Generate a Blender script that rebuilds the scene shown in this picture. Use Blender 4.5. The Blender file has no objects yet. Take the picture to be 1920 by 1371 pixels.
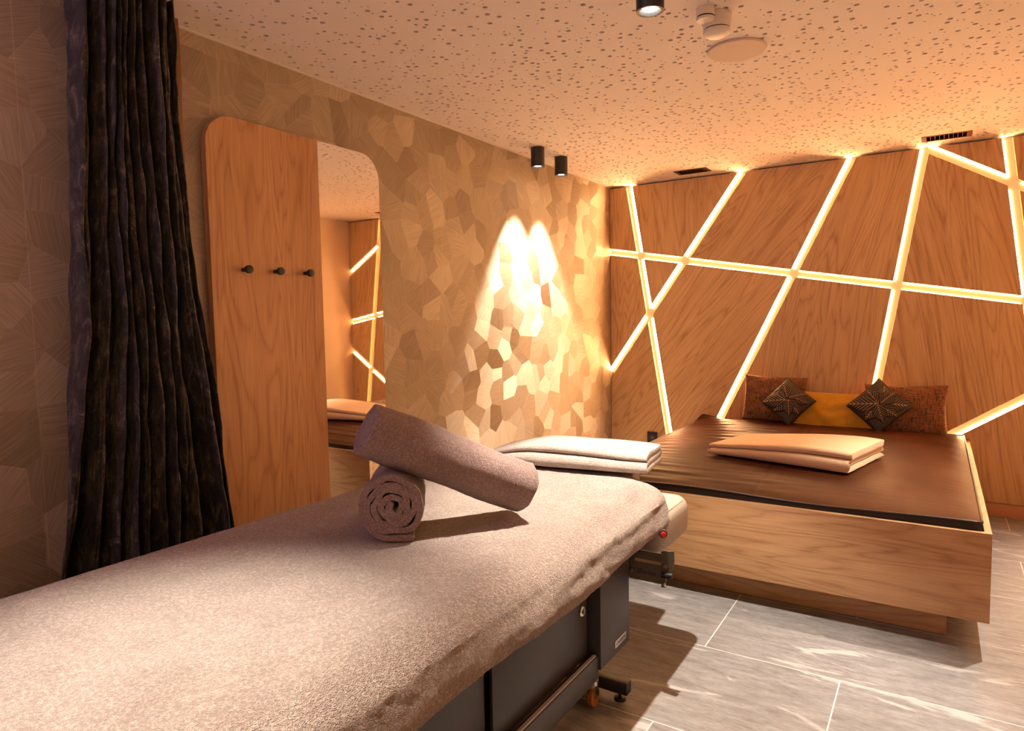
import bpy, bmesh, math, random
import numpy as np
from math import sin, cos, pi, radians as RAD, sqrt, atan2, hypot
from mathutils import Vector, Matrix, Euler, noise
from mathutils.geometry import delaunay_2d_cdt

rng = random.Random(7)
C = bpy.context.scene.collection
SC = bpy.context.scene

# ------------------------------------------------------------------ camera
cam_d = bpy.data.cameras.new('camera'); cam = bpy.data.objects.new('camera', cam_d); C.objects.link(cam)
cam_d.sensor_fit = 'HORIZONTAL'; cam_d.sensor_width = 36.0; cam_d.lens = 36.0 * 1243.49 / 1920
cam_d.clip_start = 0.02
YAW, PIT, ROL = 0.570675, 0.0715808, -0.0177987
f = Vector((-sin(YAW) * cos(PIT), cos(YAW) * cos(PIT), -sin(PIT)))
r = Vector((cos(YAW), sin(YAW), 0)); u = r.cross(f)
rr = r * cos(ROL) + u * sin(ROL); uu = -r * sin(ROL) + u * cos(ROL)
M = Matrix((rr, uu, -f)).transposed().to_4x4(); M.translation = Vector((2.43113, -5.41033, 1.38417))
cam.matrix_world = M
SC.camera = cam

# ------------------------------------------------------------------ world, exposure
w = bpy.data.worlds.new('world'); SC.world = w; w.use_nodes = True
w.node_tree.nodes['Background'].inputs[0].default_value = (0.02, 0.015, 0.012, 1)
w.node_tree.nodes['Background'].inputs[1].default_value = 0.3
SC.view_settings.view_transform = 'Standard'; SC.view_settings.look = 'None'
SC.view_settings.gamma = 1.0; SC.view_settings.use_curve_mapping = False
SC.view_settings.exposure = 0.0
SC.cycles.max_bounces = 7; SC.cycles.caustics_refractive = False; SC.cycles.caustics_reflective = False; SC.cycles.sample_clamp_indirect = 6.0

SPOT_COL = (1.0, 0.87, 0.74)
SPOT_W = 300.0
LED_COL = (1.0, 0.47, 0.15)
LED_CORE = 104.0
LED_GLOW = 0.75
# violet mood light standing behind the photographer, and soft warm ceiling bounce of the lamps behind the camera
def area(name, loc, rot, sx, sy, col, power):
    l = bpy.data.lights.new(name, 'AREA'); l.shape = 'RECTANGLE'; l.size = sx; l.size_y = sy; l.color = col; l.energy = power
    o = bpy.data.objects.new(name, l); o.location = loc; o.rotation_euler = rot; C.objects.link(o); return o
area('mood_light', (0.5, -6.3, 2.2), (RAD(100), 0, RAD(8)), 0.5, 0.3, (0.74, 0.50, 1.0), 12)
area('rear_light', (2.6, -6.3, 2.0), (RAD(80), 0, RAD(10)), 1.0, 0.6, (1.0, 0.66, 0.42), 9)

# ------------------------------------------------------------------ materials
def nt(name):
    m = bpy.data.materials.new(name); m.use_nodes = True
    return m, m.node_tree.nodes, m.node_tree.links, m.node_tree.nodes['Principled BSDF']
def N(ns, t, **kw):
    n = ns.new(t)
    for k, v in kw.items():
        if k.startswith('i_'):
            key = k[2:]; n.inputs[int(key) if key.isdigit() else key].default_value = v
        else: setattr(n, k, v)
    return n
def simple(name, col, rough=0.5, metal=0.0, bump=0.0, bscale=200, spec=0.5, sheen=0.0, var=0.0):
    m, ns, ln, b = nt(name)
    b.inputs['Base Color'].default_value = (*col, 1); b.inputs['Roughness'].default_value = rough
    b.inputs['Metallic'].default_value = metal; b.inputs['Specular IOR Level'].default_value = spec
    b.inputs['Sheen Weight'].default_value = sheen
    tc = N(ns, 'ShaderNodeTexCoord')
    nz = N(ns, 'ShaderNodeTexNoise', i_Scale=bscale, i_Detail=3.0); ln.new(tc.outputs['Object'], nz.inputs['Vector'])
    if var:
        mx = N(ns, 'ShaderNodeMix', data_type='RGBA'); mx.inputs[6].default_value = (*[c * (1 - var) for c in col], 1)
        mx.inputs[7].default_value = (*[min(1, c * (1 + var)) for c in col], 1)
        ln.new(nz.outputs['Fac'], mx.inputs[0]); ln.new(mx.outputs[2], b.inputs['Base Color'])
    if bump:
        bp = N(ns, 'ShaderNodeBump', i_Strength=0.6, i_Distance=bump)
        ln.new(nz.outputs['Fac'], bp.inputs['Height']); ln.new(bp.outputs['Normal'], b.inputs['Normal'])
    return m
def emis(name, col, s):
    m, ns, ln, b = nt(name)
    b.inputs['Base Color'].default_value = (0.10, 0.06, 0.03, 1)
    b.inputs['Emission Color'].default_value = (*col, 1); b.inputs['Emission Strength'].default_value = s
    return m
def ramp(ns, stops):
    n = ns.new('ShaderNodeValToRGB'); e = n.color_ramp.elements
    e[0].position, e[0].color = stops[0][0], (*stops[0][1], 1)
    e[1].position, e[1].color = stops[-1][0], (*stops[-1][1], 1)
    for p, c in stops[1:-1]:
        x = e.new(p); x.color = (*c, 1)
    return n
def wood(name, rot, loc=(0, 0, 0), light=(0.60, 0.33, 0.145), dark=(0.36, 0.165, 0.06), rough=0.42, sc=1.0):
    """oak veneer, grain along the mapped local Z"""
    m, ns, ln, b = nt(name)
    tc = N(ns, 'ShaderNodeTexCoord')
    mp = N(ns, 'ShaderNodeMapping', vector_type='POINT'); mp.inputs['Rotation'].default_value = rot; mp.inputs['Location'].default_value = loc
    ln.new(tc.outputs['Object'], mp.inputs['Vector'])
    m2 = N(ns, 'ShaderNodeMapping'); m2.inputs['Scale'].default_value = (1 * sc, 1 * sc, 0.11 * sc); ln.new(mp.outputs[0], m2.inputs['Vector'])
    big = N(ns, 'ShaderNodeTexNoise', i_Scale=5.0, i_Detail=2.0, i_Roughness=0.45, i_Distortion=0.4); ln.new(m2.outputs[0], big.inputs['Vector'])
    ma = N(ns, 'ShaderNodeMath', operation='MULTIPLY'); ma.inputs[1].default_value = 38.0; ln.new(big.outputs['Fac'], ma.inputs[0])
    fr = N(ns, 'ShaderNodeMath', operation='PINGPONG'); fr.inputs[1].default_value = 1.0; ln.new(ma.outputs[0], fr.inputs[0])
    pw = N(ns, 'ShaderNodeMath', operation='POWER'); pw.inputs[1].default_value = 2.4; ln.new(fr.outputs[0], pw.inputs[0])
    m3 = N(ns, 'ShaderNodeMapping'); m3.inputs['Scale'].default_value = (1 * sc, 1 * sc, 0.035 * sc); ln.new(mp.outputs[0], m3.inputs['Vector'])
    fine = N(ns, 'ShaderNodeTexNoise', i_Scale=170.0, i_Detail=3.0, i_Roughness=0.6); ln.new(m3.outputs[0], fine.inputs['Vector'])
    med = N(ns, 'ShaderNodeTexNoise', i_Scale=14.0, i_Detail=2.0); ln.new(m3.outputs[0], med.inputs['Vector'])
    a1 = N(ns, 'ShaderNodeMath', operation='MULTIPLY'); a1.inputs[1].default_value = 0.28; ln.new(pw.outputs[0], a1.inputs[0])
    a2 = N(ns, 'ShaderNodeMath', operation='MULTIPLY_ADD'); a2.inputs[1].default_value = 0.75; ln.new(fine.outputs['Fac'], a2.inputs[0]); ln.new(a1.outputs[0], a2.inputs[2])
    a3 = N(ns, 'ShaderNodeMath', operation='MULTIPLY_ADD'); a3.inputs[1].default_value = 0.55; ln.new(med.outputs['Fac'], a3.inputs[0]); ln.new(a2.outputs[0], a3.inputs[2])
    cr = ramp(ns, [(0.45, light), (0.8, tuple((l + d) / 2 for l, d in zip(light, dark))), (1.15 if False else 1.0, dark)])
    ln.new(a3.outputs[0], cr.inputs[0]); ln.new(cr.outputs[0], b.inputs['Base Color'])
    b.inputs['Roughness'].default_value = rough; b.inputs['Specular IOR Level'].default_value = 0.35
    bp = N(ns, 'ShaderNodeBump', i_Strength=0.25, i_Distance=0.0015, invert=True); ln.new(a2.outputs[0], bp.inputs['Height']); ln.new(bp.outputs[0], b.inputs['Normal'])
    return m
def wallpaper():
    """flat wallpaper: irregular polygon patches, each with straw lines in its own direction and its own sheen"""
    m, ns, ln, b = nt('patchwork_wallpaper')
    tc = N(ns, 'ShaderNodeTexCoord')
    sp = N(ns, 'ShaderNodeSeparateXYZ'); ln.new(tc.outputs['Object'], sp.inputs[0])
    cb = N(ns, 'ShaderNodeCombineXYZ'); ln.new(sp.outputs['Y'], cb.inputs['X']); ln.new(sp.outputs['Z'], cb.inputs['Y'])
    vo = N(ns, 'ShaderNodeTexVoronoi', voronoi_dimensions='2D', feature='F1', distance='MINKOWSKI'); vo.inputs['Scale'].default_value = 7.4; vo.inputs['Exponent'].default_value = 1.4 if False else 2.0
    vo.inputs['Randomness'].default_value = 1.0; ln.new(cb.outputs[0], vo.inputs['Vector'])
    ve = N(ns, 'ShaderNodeTexVoronoi', voronoi_dimensions='2D', feature='DISTANCE_TO_EDGE'); ve.inputs['Scale'].default_value = 7.4; ln.new(cb.outputs[0], ve.inputs['Vector'])
    sc = N(ns, 'ShaderNodeSeparateColor'); ln.new(vo.outputs['Color'], sc.inputs[0])
    an = N(ns, 'ShaderNodeMath', operation='MULTIPLY'); an.inputs[1].default_value = 7.483; ln.new(sc.outputs[0], an.inputs[0])
    vr = N(ns, 'ShaderNodeVectorRotate', rotation_type='Z_AXIS'); ln.new(cb.outputs[0], vr.inputs['Vector']); ln.new(an.outputs[0], vr.inputs['Angle'])
    mp = N(ns, 'ShaderNodeMapping'); mp.inputs['Scale'].default_value = (1, 0.03, 1); ln.new(vr.outputs[0], mp.inputs['Vector'])
    st = N(ns, 'ShaderNodeTexNoise', i_Scale=210.0, i_Detail=2.0, i_Roughness=0.6); ln.new(mp.outputs[0], st.inputs['Vector'])
    cr = ramp(ns, [(0.0, (0.37, 0.285, 0.185)), (0.45, (0.405, 0.315, 0.21)), (0.8, (0.45, 0.355, 0.24)), (1.0, (0.50, 0.41, 0.29))]); ln.new(sc.outputs[1], cr.inputs[0])
    mx = N(ns, 'ShaderNodeMix', data_type='RGBA', blend_type='MULTIPLY'); mx.inputs[0].default_value = 0.55
    sr = ramp(ns, [(0.3, (0.55, 0.52, 0.48)), (0.7, (1.15, 1.15, 1.15))]); ln.new(st.outputs['Fac'], sr.inputs[0])
    ln.new(cr.outputs[0], mx.inputs[6]); ln.new(sr.outputs[0], mx.inputs[7])
    # paper seams every 70 cm and bright patch edges
    edg = N(ns, 'ShaderNodeMath', operation='LESS_THAN'); edg.inputs[1].default_value = 0.010; ln.new(ve.outputs['Distance'], edg.inputs[0])
    m4 = N(ns, 'ShaderNodeMix', data_type='RGBA'); m4.inputs[7].default_value = (0.55, 0.42, 0.26, 1)
    e2 = N(ns, 'ShaderNodeMath', operation='MULTIPLY'); e2.inputs[1].default_value = 0.35; ln.new(edg.outputs[0], e2.inputs[0])
    ln.new(e2.outputs[0], m4.inputs[0]); ln.new(mx.outputs[2], m4.inputs[6])
    ad = N(ns, 'ShaderNodeMath', operation='ADD'); ad.inputs[1].default_value = 4.45 + 7.0; ln.new(sp.outputs['Y'], ad.inputs[0])
    md = N(ns, 'ShaderNodeMath', operation='MODULO'); md.inputs[1].default_value = 0.7; ln.new(ad.outputs[0], md.inputs[0])
    lt = N(ns, 'ShaderNodeMath', operation='LESS_THAN'); lt.inputs[1].default_value = 0.0022; ln.new(md.outputs[0], lt.inputs[0])
    l5 = N(ns, 'ShaderNodeMath', operation='MULTIPLY'); l5.inputs[1].default_value = 0.6; ln.new(lt.outputs[0], l5.inputs[0])
    m5 = N(ns, 'ShaderNodeMix', data_type='RGBA'); m5.inputs[7].default_value = (0.6, 0.47, 0.3, 1)
    ln.new(l5.outputs[0], m5.inputs[0]); ln.new(m4.outputs[2], m5.inputs[6]); ln.new(m5.outputs[2], b.inputs['Base Color'])
    rr_ = N(ns, 'ShaderNodeMapRange'); rr_.inputs['To Min'].default_value = 0.34; rr_.inputs['To Max'].default_value = 0.6; ln.new(sc.outputs[2], rr_.inputs['Value'])
    ln.new(rr_.outputs[0], b.inputs['Roughness'])
    b.inputs['Metallic'].default_value = 0.12; b.inputs['Specular IOR Level'].default_value = 0.5
    # each patch reflects a little differently
    vm = N(ns, 'ShaderNodeVectorMath', operation='SUBTRACT'); vm.inputs[1].default_value = (0.5, 0.5, 0.5); ln.new(vo.outputs['Color'], vm.inputs[0])
    vs = N(ns, 'ShaderNodeVectorMath', operation='SCALE'); vs.inputs['Scale'].default_value = 1.0; vk = N(ns, 'ShaderNodeVectorMath', operation='MULTIPLY'); vk.inputs[1].default_value = (0.0, 0.06, 0.42); ln.new(vm.outputs[0], vk.inputs[0]); ln.new(vk.outputs[0], vs.inputs[0])
    ge = N(ns, 'ShaderNodeNewGeometry'); va = N(ns, 'ShaderNodeVectorMath', operation='ADD'); ln.new(ge.outputs['Normal'], va.inputs[0]); ln.new(vs.outputs[0], va.inputs[1])
    vn = N(ns, 'ShaderNodeVectorMath', operation='NORMALIZE'); ln.new(va.outputs[0], vn.inputs[0])
    bp = N(ns, 'ShaderNodeBump', i_Strength=0.35, i_Distance=0.0012); ln.new(st.outputs['Fac'], bp.inputs['Height']); ln.new(vn.outputs[0], bp.inputs['Normal'])
    ln.new(bp.outputs[0], b.inputs['Normal'])
    return m
def terry(name, c1, c2, scale=150.0, dist=0.006, fine=420.0):
    m, ns, ln, b = nt(name)
    tc = N(ns, 'ShaderNodeTexCoord')
    n1 = N(ns, 'ShaderNodeTexNoise', i_Scale=scale, i_Detail=4.0, i_Roughness=0.7); ln.new(tc.outputs['Object'], n1.inputs['Vector'])
    n2 = N(ns, 'ShaderNodeTexVoronoi', i_Scale=fine); ln.new(tc.outputs['Object'], n2.inputs['Vector'])
    n3 = N(ns, 'ShaderNodeTexNoise', i_Scale=9.0, i_Detail=4.0); ln.new(tc.outputs['Object'], n3.inputs['Vector'])
    a = N(ns, 'ShaderNodeMath', operation='MULTIPLY_ADD'); a.inputs[1].default_value = -0.35; ln.new(n2.outputs['Distance'], a.inputs[0]); ln.new(n1.outputs['Fac'], a.inputs[2])
    cr = ramp(ns, [(0.25, c1), (0.62, c2)]); ln.new(a.outputs[0], cr.inputs[0])  # low spots coloured darker, shade between the tufts put into the colour
    mx = N(ns, 'ShaderNodeMix', data_type='RGBA', blend_type='MULTIPLY'); mx.inputs[0].default_value = 0.5
    cr2 = ramp(ns, [(0.35, (0.78, 0.76, 0.75)), (0.65, (1.1, 1.1, 1.1))]); ln.new(n3.outputs['Fac'], cr2.inputs[0])
    ln.new(cr.outputs[0], mx.inputs[6]); ln.new(cr2.outputs[0], mx.inputs[7]); ln.new(mx.outputs[2], b.inputs['Base Color'])
    b.inputs['Roughness'].default_value = 0.95; b.inputs['Specular IOR Level'].default_value = 0.1
    b.inputs['Sheen Weight'].default_value = 0.25; b.inputs['Sheen Roughness'].default_value = 0.5
    bp = N(ns, 'ShaderNodeBump', i_Strength=1.0, i_Distance=dist); ln.new(a.outputs[0], bp.inputs['Height']); ln.new(bp.outputs[0], b.inputs['Normal'])
    return m
def stone():
    m, ns, ln, b = nt('grey_veined_stone')
    tc = N(ns, 'ShaderNodeTexCoord'); oi = N(ns, 'ShaderNodeObjectInfo')
    of = N(ns, 'ShaderNodeVectorMath', operation='SCALE'); of.inputs['Scale'].default_value = 30.0
    cb = N(ns, 'ShaderNodeCombineXYZ'); ln.new(oi.outputs['Random'], cb.inputs[0]); ln.new(oi.outputs['Random'], cb.inputs[1]); ln.new(cb.outputs[0], of.inputs[0])
    ad = N(ns, 'ShaderNodeVectorMath', operation='ADD'); ln.new(tc.outputs['Object'], ad.inputs[0]); ln.new(of.outputs[0], ad.inputs[1])
    mp = N(ns, 'ShaderNodeMapping'); mp.inputs['Rotation'].default_value = (0, 0, RAD(3)); mp.inputs['Scale'].default_value = (0.24, 1, 1); ln.new(ad.outputs[0], mp.inputs['Vector'])
    n1 = N(ns, 'ShaderNodeTexNoise', i_Scale=26.0, i_Detail=8.0, i_Roughness=0.74, i_Distortion=0.3); ln.new(mp.outputs[0], n1.inputs['Vector'])
    n2 = N(ns, 'ShaderNodeTexNoise', i_Scale=140.0, i_Detail=4.0, i_Roughness=0.75); ln.new(mp.outputs[0], n2.inputs['Vector'])
    n3 = N(ns, 'ShaderNodeTexNoise', i_Scale=6.0, i_Detail=5.0, i_Roughness=0.6, i_Distortion=1.2); ln.new(mp.outputs[0], n3.inputs['Vector'])
    a = N(ns, 'ShaderNodeMath', operation='MULTIPLY_ADD'); a.inputs[1].default_value = 0.5; ln.new(n2.outputs['Fac'], a.inputs[0]); ln.new(n1.outputs['Fac'], a.inputs[2])
    cr = ramp(ns, [(0.5, (0.135, 0.122, 0.115)), (0.75, (0.235, 0.222, 0.213)), (1.0, (0.36, 0.35, 0.34))]); ln.new(a.outputs[0], cr.inputs[0])
    c3 = ramp(ns, [(0.61, (0, 0, 0)), (0.66, (1, 1, 1))]); ln.new(n3.outputs['Fac'], c3.inputs[0])
    mm = N(ns, 'ShaderNodeMath', operation='MULTIPLY'); mm.inputs[1].default_value = 0.7; ln.new(c3.outputs[0], mm.inputs[0])
    mx = N(ns, 'ShaderNodeMix', data_type='RGBA'); mx.inputs[7].default_value = (0.50, 0.475, 0.445, 1); ln.new(mm.outputs[0], mx.inputs[0]); ln.new(cr.outputs[0], mx.inputs[6])
    ln.new(mx.outputs[2], b.inputs['Base Color']); b.inputs['Roughness'].default_value = 0.5
    bp = N(ns, 'ShaderNodeBump', i_Strength=0.3, i_Distance=0.001); ln.new(a.outputs[0], bp.inputs['Height']); ln.new(bp.outputs[0], b.inputs['Normal'])
    return m
def velvet():
    m, ns, ln, b = nt('crushed_black_velvet')
    tc = N(ns, 'ShaderNodeTexCoord')
    mp = N(ns, 'ShaderNodeMapping'); mp.inputs['Scale'].default_value = (1, 1, 0.5); ln.new(tc.outputs['Object'], mp.inputs['Vector'])
    n1 = N(ns, 'ShaderNodeTexNoise', i_Scale=26.0, i_Detail=5.0, i_Roughness=0.6, i_Distortion=1.0); ln.new(mp.outputs[0], n1.inputs['Vector'])
    n2 = N(ns, 'ShaderNodeTexNoise', i_Scale=330.0, i_Detail=3.0, i_Roughness=0.9); ln.new(tc.outputs['Object'], n2.inputs['Vector'])
    mu = N(ns, 'ShaderNodeMath', operation='MULTIPLY'); ln.new(n1.outputs['Fac'], mu.inputs[0]); ln.new(n2.outputs['Fac'], mu.inputs[1])
    cr = ramp(ns, [(0.19, (0.0015, 0.001, 0.001)), (0.28, (0.024, 0.019, 0.014)), (0.40, (0.25, 0.20, 0.14))]); ln.new(mu.outputs[0], cr.inputs[0])  # sheen highlights and dark gaps of the pile painted into the colour
    ln.new(cr.outputs[0], b.inputs['Base Color']); b.inputs['Roughness'].default_value = 0.5
    b.inputs['Sheen Weight'].default_value = 0.15; b.inputs['Sheen Roughness'].default_value = 0.3; b.inputs['Sheen Tint'].default_value = (0.8, 0.7, 0.65, 1)
    ad = N(ns, 'ShaderNodeMath', operation='MULTIPLY_ADD'); ad.inputs[1].default_value = 0.12; ln.new(n2.outputs['Fac'], ad.inputs[0]); ln.new(n1.outputs['Fac'], ad.inputs[2])
    bp = N(ns, 'ShaderNodeBump', i_Strength=0.8, i_Distance=0.02); ln.new(ad.outputs[0], bp.inputs['Height']); ln.new(bp.outputs[0], b.inputs['Normal'])
    return m
def tweed():
    m, ns, ln, b = nt('brown_orange_tweed')
    tc = N(ns, 'ShaderNodeTexCoord')
    def strands(sx, sz):
        mp = N(ns, 'ShaderNodeMapping'); mp.inputs['Scale'].default_value = (sx, 1, sz); ln.new(tc.outputs['Object'], mp.inputs['Vector'])
        n = N(ns, 'ShaderNodeTexNoise', i_Scale=60.0, i_Detail=2.0); ln.new(mp.outputs[0], n.inputs['Vector']); return n
    a, c = strands(3.5, 0.45), strands(0.45, 3.5)
    mu = N(ns, 'ShaderNodeMath', operation='ADD'); ln.new(a.outputs['Fac'], mu.inputs[0]); ln.new(c.outputs['Fac'], mu.inputs[1])
    hf = N(ns, 'ShaderNodeMath', operation='MULTIPLY'); hf.inputs[1].default_value = 0.5; ln.new(mu.outputs[0], hf.inputs[0])
    cr = ramp(ns, [(0.36, (0.025, 0.018, 0.012)), (0.46, (0.11, 0.06, 0.03)), (0.54, (0.30, 0.085, 0.025)), (0.6, (0.12, 0.10, 0.05)), (0.68, (0.42, 0.22, 0.08))])
    ln.new(hf.outputs[0], cr.inputs[0]); ln.new(cr.outputs[0], b.inputs['Base Color']); b.inputs['Roughness'].default_value = 0.9
    bp = N(ns, 'ShaderNodeBump', i_Strength=0.6, i_Distance=0.003); ln.new(hf.outputs[0], bp.inputs['Height']); ln.new(bp.outputs[0], b.inputs['Normal'])
    return m
def leather():
    m, ns, ln, b = nt('brown_leather')
    tc = N(ns, 'ShaderNodeTexCoord')
    n1 = N(ns, 'ShaderNodeTexNoise', i_Scale=500.0, i_Detail=2.0); ln.new(tc.outputs['Object'], n1.inputs['Vector'])
    n2 = N(ns, 'ShaderNodeTexNoise', i_Scale=4.0, i_Detail=3.0); ln.new(tc.outputs['Object'], n2.inputs['Vector'])
    cr = ramp(ns, [(0.35, (0.050, 0.0145, 0.0055)), (0.65, (0.072, 0.023, 0.009))]); ln.new(n2.outputs['Fac'], cr.inputs[0]); ln.new(cr.outputs[0], b.inputs['Base Color'])
    b.inputs['Roughness'].default_value = 0.45; b.inputs['Specular IOR Level'].default_value = 0.07
    bp = N(ns, 'ShaderNodeBump', i_Strength=0.15, i_Distance=0.0006); ln.new(n1.outputs['Fac'], bp.inputs['Height']); ln.new(bp.outputs[0], b.inputs['Normal'])
    return m
def leaf_mat():
    m, ns, ln, b = nt('pleated_leaf_fabric')
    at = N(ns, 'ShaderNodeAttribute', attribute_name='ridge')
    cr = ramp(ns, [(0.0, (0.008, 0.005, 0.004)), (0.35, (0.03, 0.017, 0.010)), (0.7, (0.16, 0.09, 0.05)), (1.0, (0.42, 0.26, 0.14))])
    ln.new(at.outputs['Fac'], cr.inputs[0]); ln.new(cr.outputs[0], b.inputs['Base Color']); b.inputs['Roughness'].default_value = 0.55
    return m

MAT = dict(
    wallpaper=wallpaper(), stone=stone(), velvet=velvet(), tweed=tweed(), leather=leather(), leaf=leaf_mat(),
    plaster=simple('cream_plaster', (0.80, 0.62, 0.42), 0.85, bump=0.0006, bscale=90),
    ceiling=simple('white_acoustic_board', (0.84, 0.73, 0.645), 0.9),
    fleece=simple('mauve_acoustic_fleece', (0.30, 0.195, 0.18), 0.95),
    channel=simple('cream_channel_back', (0.75, 0.60, 0.40), 0.7),
    grout=simple('pale_grout', (0.66, 0.60, 0.54), 0.9),
    black=simple('matt_black_metal', (0.012, 0.011, 0.011), 0.45),
    anthracite=simple('anthracite_painted_metal', (0.040, 0.032, 0.028), 0.42, bump=0.0001, bscale=900),
    dkleather=simple('black_leather', (0.016, 0.009, 0.007), 0.38),
    beige=simple('beige_leatherette', (0.38, 0.32, 0.26), 0.45, bump=0.0003, bscale=700),
    chrome=simple('chrome', (0.75, 0.68, 0.6), 0.18, 1.0), rivet=simple('warm_steel_rivet', (0.72, 0.55, 0.42), 0.3, 1.0),
    grey_plastic=simple('pale_grey_plastic', (0.45, 0.42, 0.40), 0.5), white_plastic=simple('white_plastic', (0.78, 0.68, 0.58), 0.4),
    cover=simple('off_white_cover', (0.66, 0.50, 0.38), 0.7),
    red=simple('red_plastic', (0.75, 0.015, 0.01), 0.25), wheel=simple('amber_castor_wheel', (0.45, 0.16, 0.02), 0.4),
    silver=simple('brushed_silver', (0.62, 0.58, 0.55), 0.35, 1.0), mirror=simple('silvered_glass', (0.93, 0.90, 0.86), 0.015, 1.0),
    lining=simple('rust_brown_lining', (0.22, 0.10, 0.05), 0.9, bump=0.002, bscale=150),
    yellow=simple('mustard_velvet', (0.72, 0.36, 0.01), 0.75, sheen=0.3, bump=0.001, bscale=60, var=0.12),
    fleece_blanket=simple('cream_fleece', (0.80, 0.56, 0.34), 0.95, sheen=0.2, bump=0.0015, bscale=260, var=0.1),
    terry_sheet=terry('taupe_terry_sheet', (0.38, 0.285, 0.23), (0.82, 0.67, 0.555), 130.0, 0.014),
    terry_roll=terry('mauve_terry_towel', (0.26, 0.165, 0.14), (0.54, 0.39, 0.335), dist=0.008),
    terry_light=terry('pale_terry_towel', (0.60, 0.49, 0.41), (0.88, 0.76, 0.67), dist=0.010),
    led=emis('led_core', (1.0, 0.52, 0.22), LED_CORE), glow=emis('glowing_channel_floor', LED_COL, LED_GLOW), lens=emis('lamp_lens', (1.0, 0.86, 0.7), 30),
    bracket=simple('bronze_grey_bracket', (0.12, 0.095, 0.075), 0.5),
    base=simple('salmon_skirting', (0.62, 0.30, 0.18), 0.5),
)
MAT['rail_wood'] = wood('oak_bed_frame', (0, RAD(90), 0), (3.1, 0.4, 1.7), light=(0.61, 0.36, 0.175), dark=(0.38, 0.195, 0.085))
MAT['side_wood'] = wood('oak_bed_side', (RAD(90), 0, 0), (1.2, 0.7, 3.3), light=(0.61, 0.36, 0.175), dark=(0.38, 0.195, 0.085))
MAT['board_wood'] = wood('oak_board', (0, 0, 0), (5.2, 1.4, 0.4), light=(0.66, 0.37, 0.17), dark=(0.42, 0.195, 0.08))
MAT['board_wood_dark'] = wood('oak_board_second', (0, 0, 0), (2.2, 3.4, 6.4), light=(0.61, 0.33, 0.15), dark=(0.38, 0.17, 0.068))

# ------------------------------------------------------------------ helpers
def mesh_obj(name, verts, faces, mat, parent=None, smooth=False):
    me = bpy.data.meshes.new(name); me.from_pydata([tuple(v) for v in verts], [], faces); me.update()
    if smooth: me.shade_smooth()
    return link(name, me, mat, parent)
def link(name, me, mat, parent=None):
    o = bpy.data.objects.new(name, me); C.objects.link(o)
    for m in (mat if isinstance(mat, (list, tuple)) else [mat]): me.materials.append(m)
    if parent is not None:
        o.parent = parent; o.matrix_parent_inverse = Matrix.Translation(-parent.location) if parent.rotation_euler.to_quaternion().angle < 1e-6 else parent.matrix_basis.inverted()
    return o
def bm_obj(name, bm, mat, parent=None, smooth=False, recalc=True):
    if recalc: bmesh.ops.recalc_face_normals(bm, faces=bm.faces)
    me = bpy.data.meshes.new(name); bm.to_mesh(me); bm.free()
    if smooth:
        me.shade_smooth()
        try: me.set_sharp_from_angle(angle=RAD(35))
        except Exception: pass
    return link(name, me, mat, parent)
def thing(name, label, cat, loc, group=None):
    o = bpy.data.objects.new(name, None); C.objects.link(o); o.location = loc; o.empty_display_size = 0.05
    return tag(o, label, cat, group)
def tag(o, label, cat, group=None):
    o['label'] = label; o['category'] = cat
    if group: o['group'] = group
    return o
def struct(o): o['kind'] = 'structure'; return o
def add_box(bm, lo, hi, bev=0.0, seg=2):
    c = [(a + b) / 2 for a, b in zip(lo, hi)]; s = [b - a for a, b in zip(lo, hi)]
    r_ = bmesh.ops.create_cube(bm, size=1.0, matrix=Matrix.Translation(c) @ Matrix.Diagonal((*s, 1)))
    if bev:
        es = list({e for v in r_['verts'] for e in v.link_edges})
        bmesh.ops.bevel(bm, geom=es, offset=bev, segments=seg, profile=0.5, affect='EDGES')
def box(name, lo, hi, mat, parent=None, bev=0.0, seg=2, smooth=False):
    bm = bmesh.new(); add_box(bm, lo, hi, bev, seg); return bm_obj(name, bm, mat, parent, smooth or bev > 0)
def add_cyl(bm, p0, p1, r0, r1=None, n=24, cap=True):
    p0, p1 = Vector(p0), Vector(p1); d = p1 - p0; r1 = r0 if r1 is None else r1
    q = d.to_track_quat('Z', 'Y').to_matrix().to_4x4(); q.translation = (p0 + p1) / 2
    bmesh.ops.create_cone(bm, cap_ends=cap, segments=n, radius1=r0, radius2=r1, depth=d.length, matrix=q)
def cyl(name, p0, p1, r0, mat, parent=None, r1=None, n=24, bev=0.0):
    bm = bmesh.new(); add_cyl(bm, p0, p1, r0, r1, n)
    if bev:
        es = [e for e in bm.edges if len(e.link_faces) == 2 and e.calc_face_angle(0) > 1.0]
        bmesh.ops.bevel(bm, geom=es, offset=bev, segments=3, profile=0.5, affect='EDGES')
    return bm_obj(name, bm, mat, parent, True)
def lathe(name, prof, org, mat, parent=None, n=32):
    """profile (radius, z) turned about a vertical axis through org"""
    vs, fs = [], []
    for rad, z in prof:
        for k in range(n): vs.append((org[0] + rad * cos(2 * pi * k / n), org[1] + rad * sin(2 * pi * k / n), org[2] + z))
    for i in range(len(prof) - 1):
        for k in range(n): fs.append((i * n + k, i * n + (k + 1) % n, (i + 1) * n + (k + 1) % n, (i + 1) * n + k))
    bm = bmesh.new(); bv = [bm.verts.new(v) for v in vs]
    for q in fs:
        try: bm.faces.new([bv[i] for i in q])
        except ValueError: pass
    bmesh.ops.remove_doubles(bm, verts=bm.verts, dist=1e-6)
    return bm_obj(name, bm, mat, parent, True)
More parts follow.
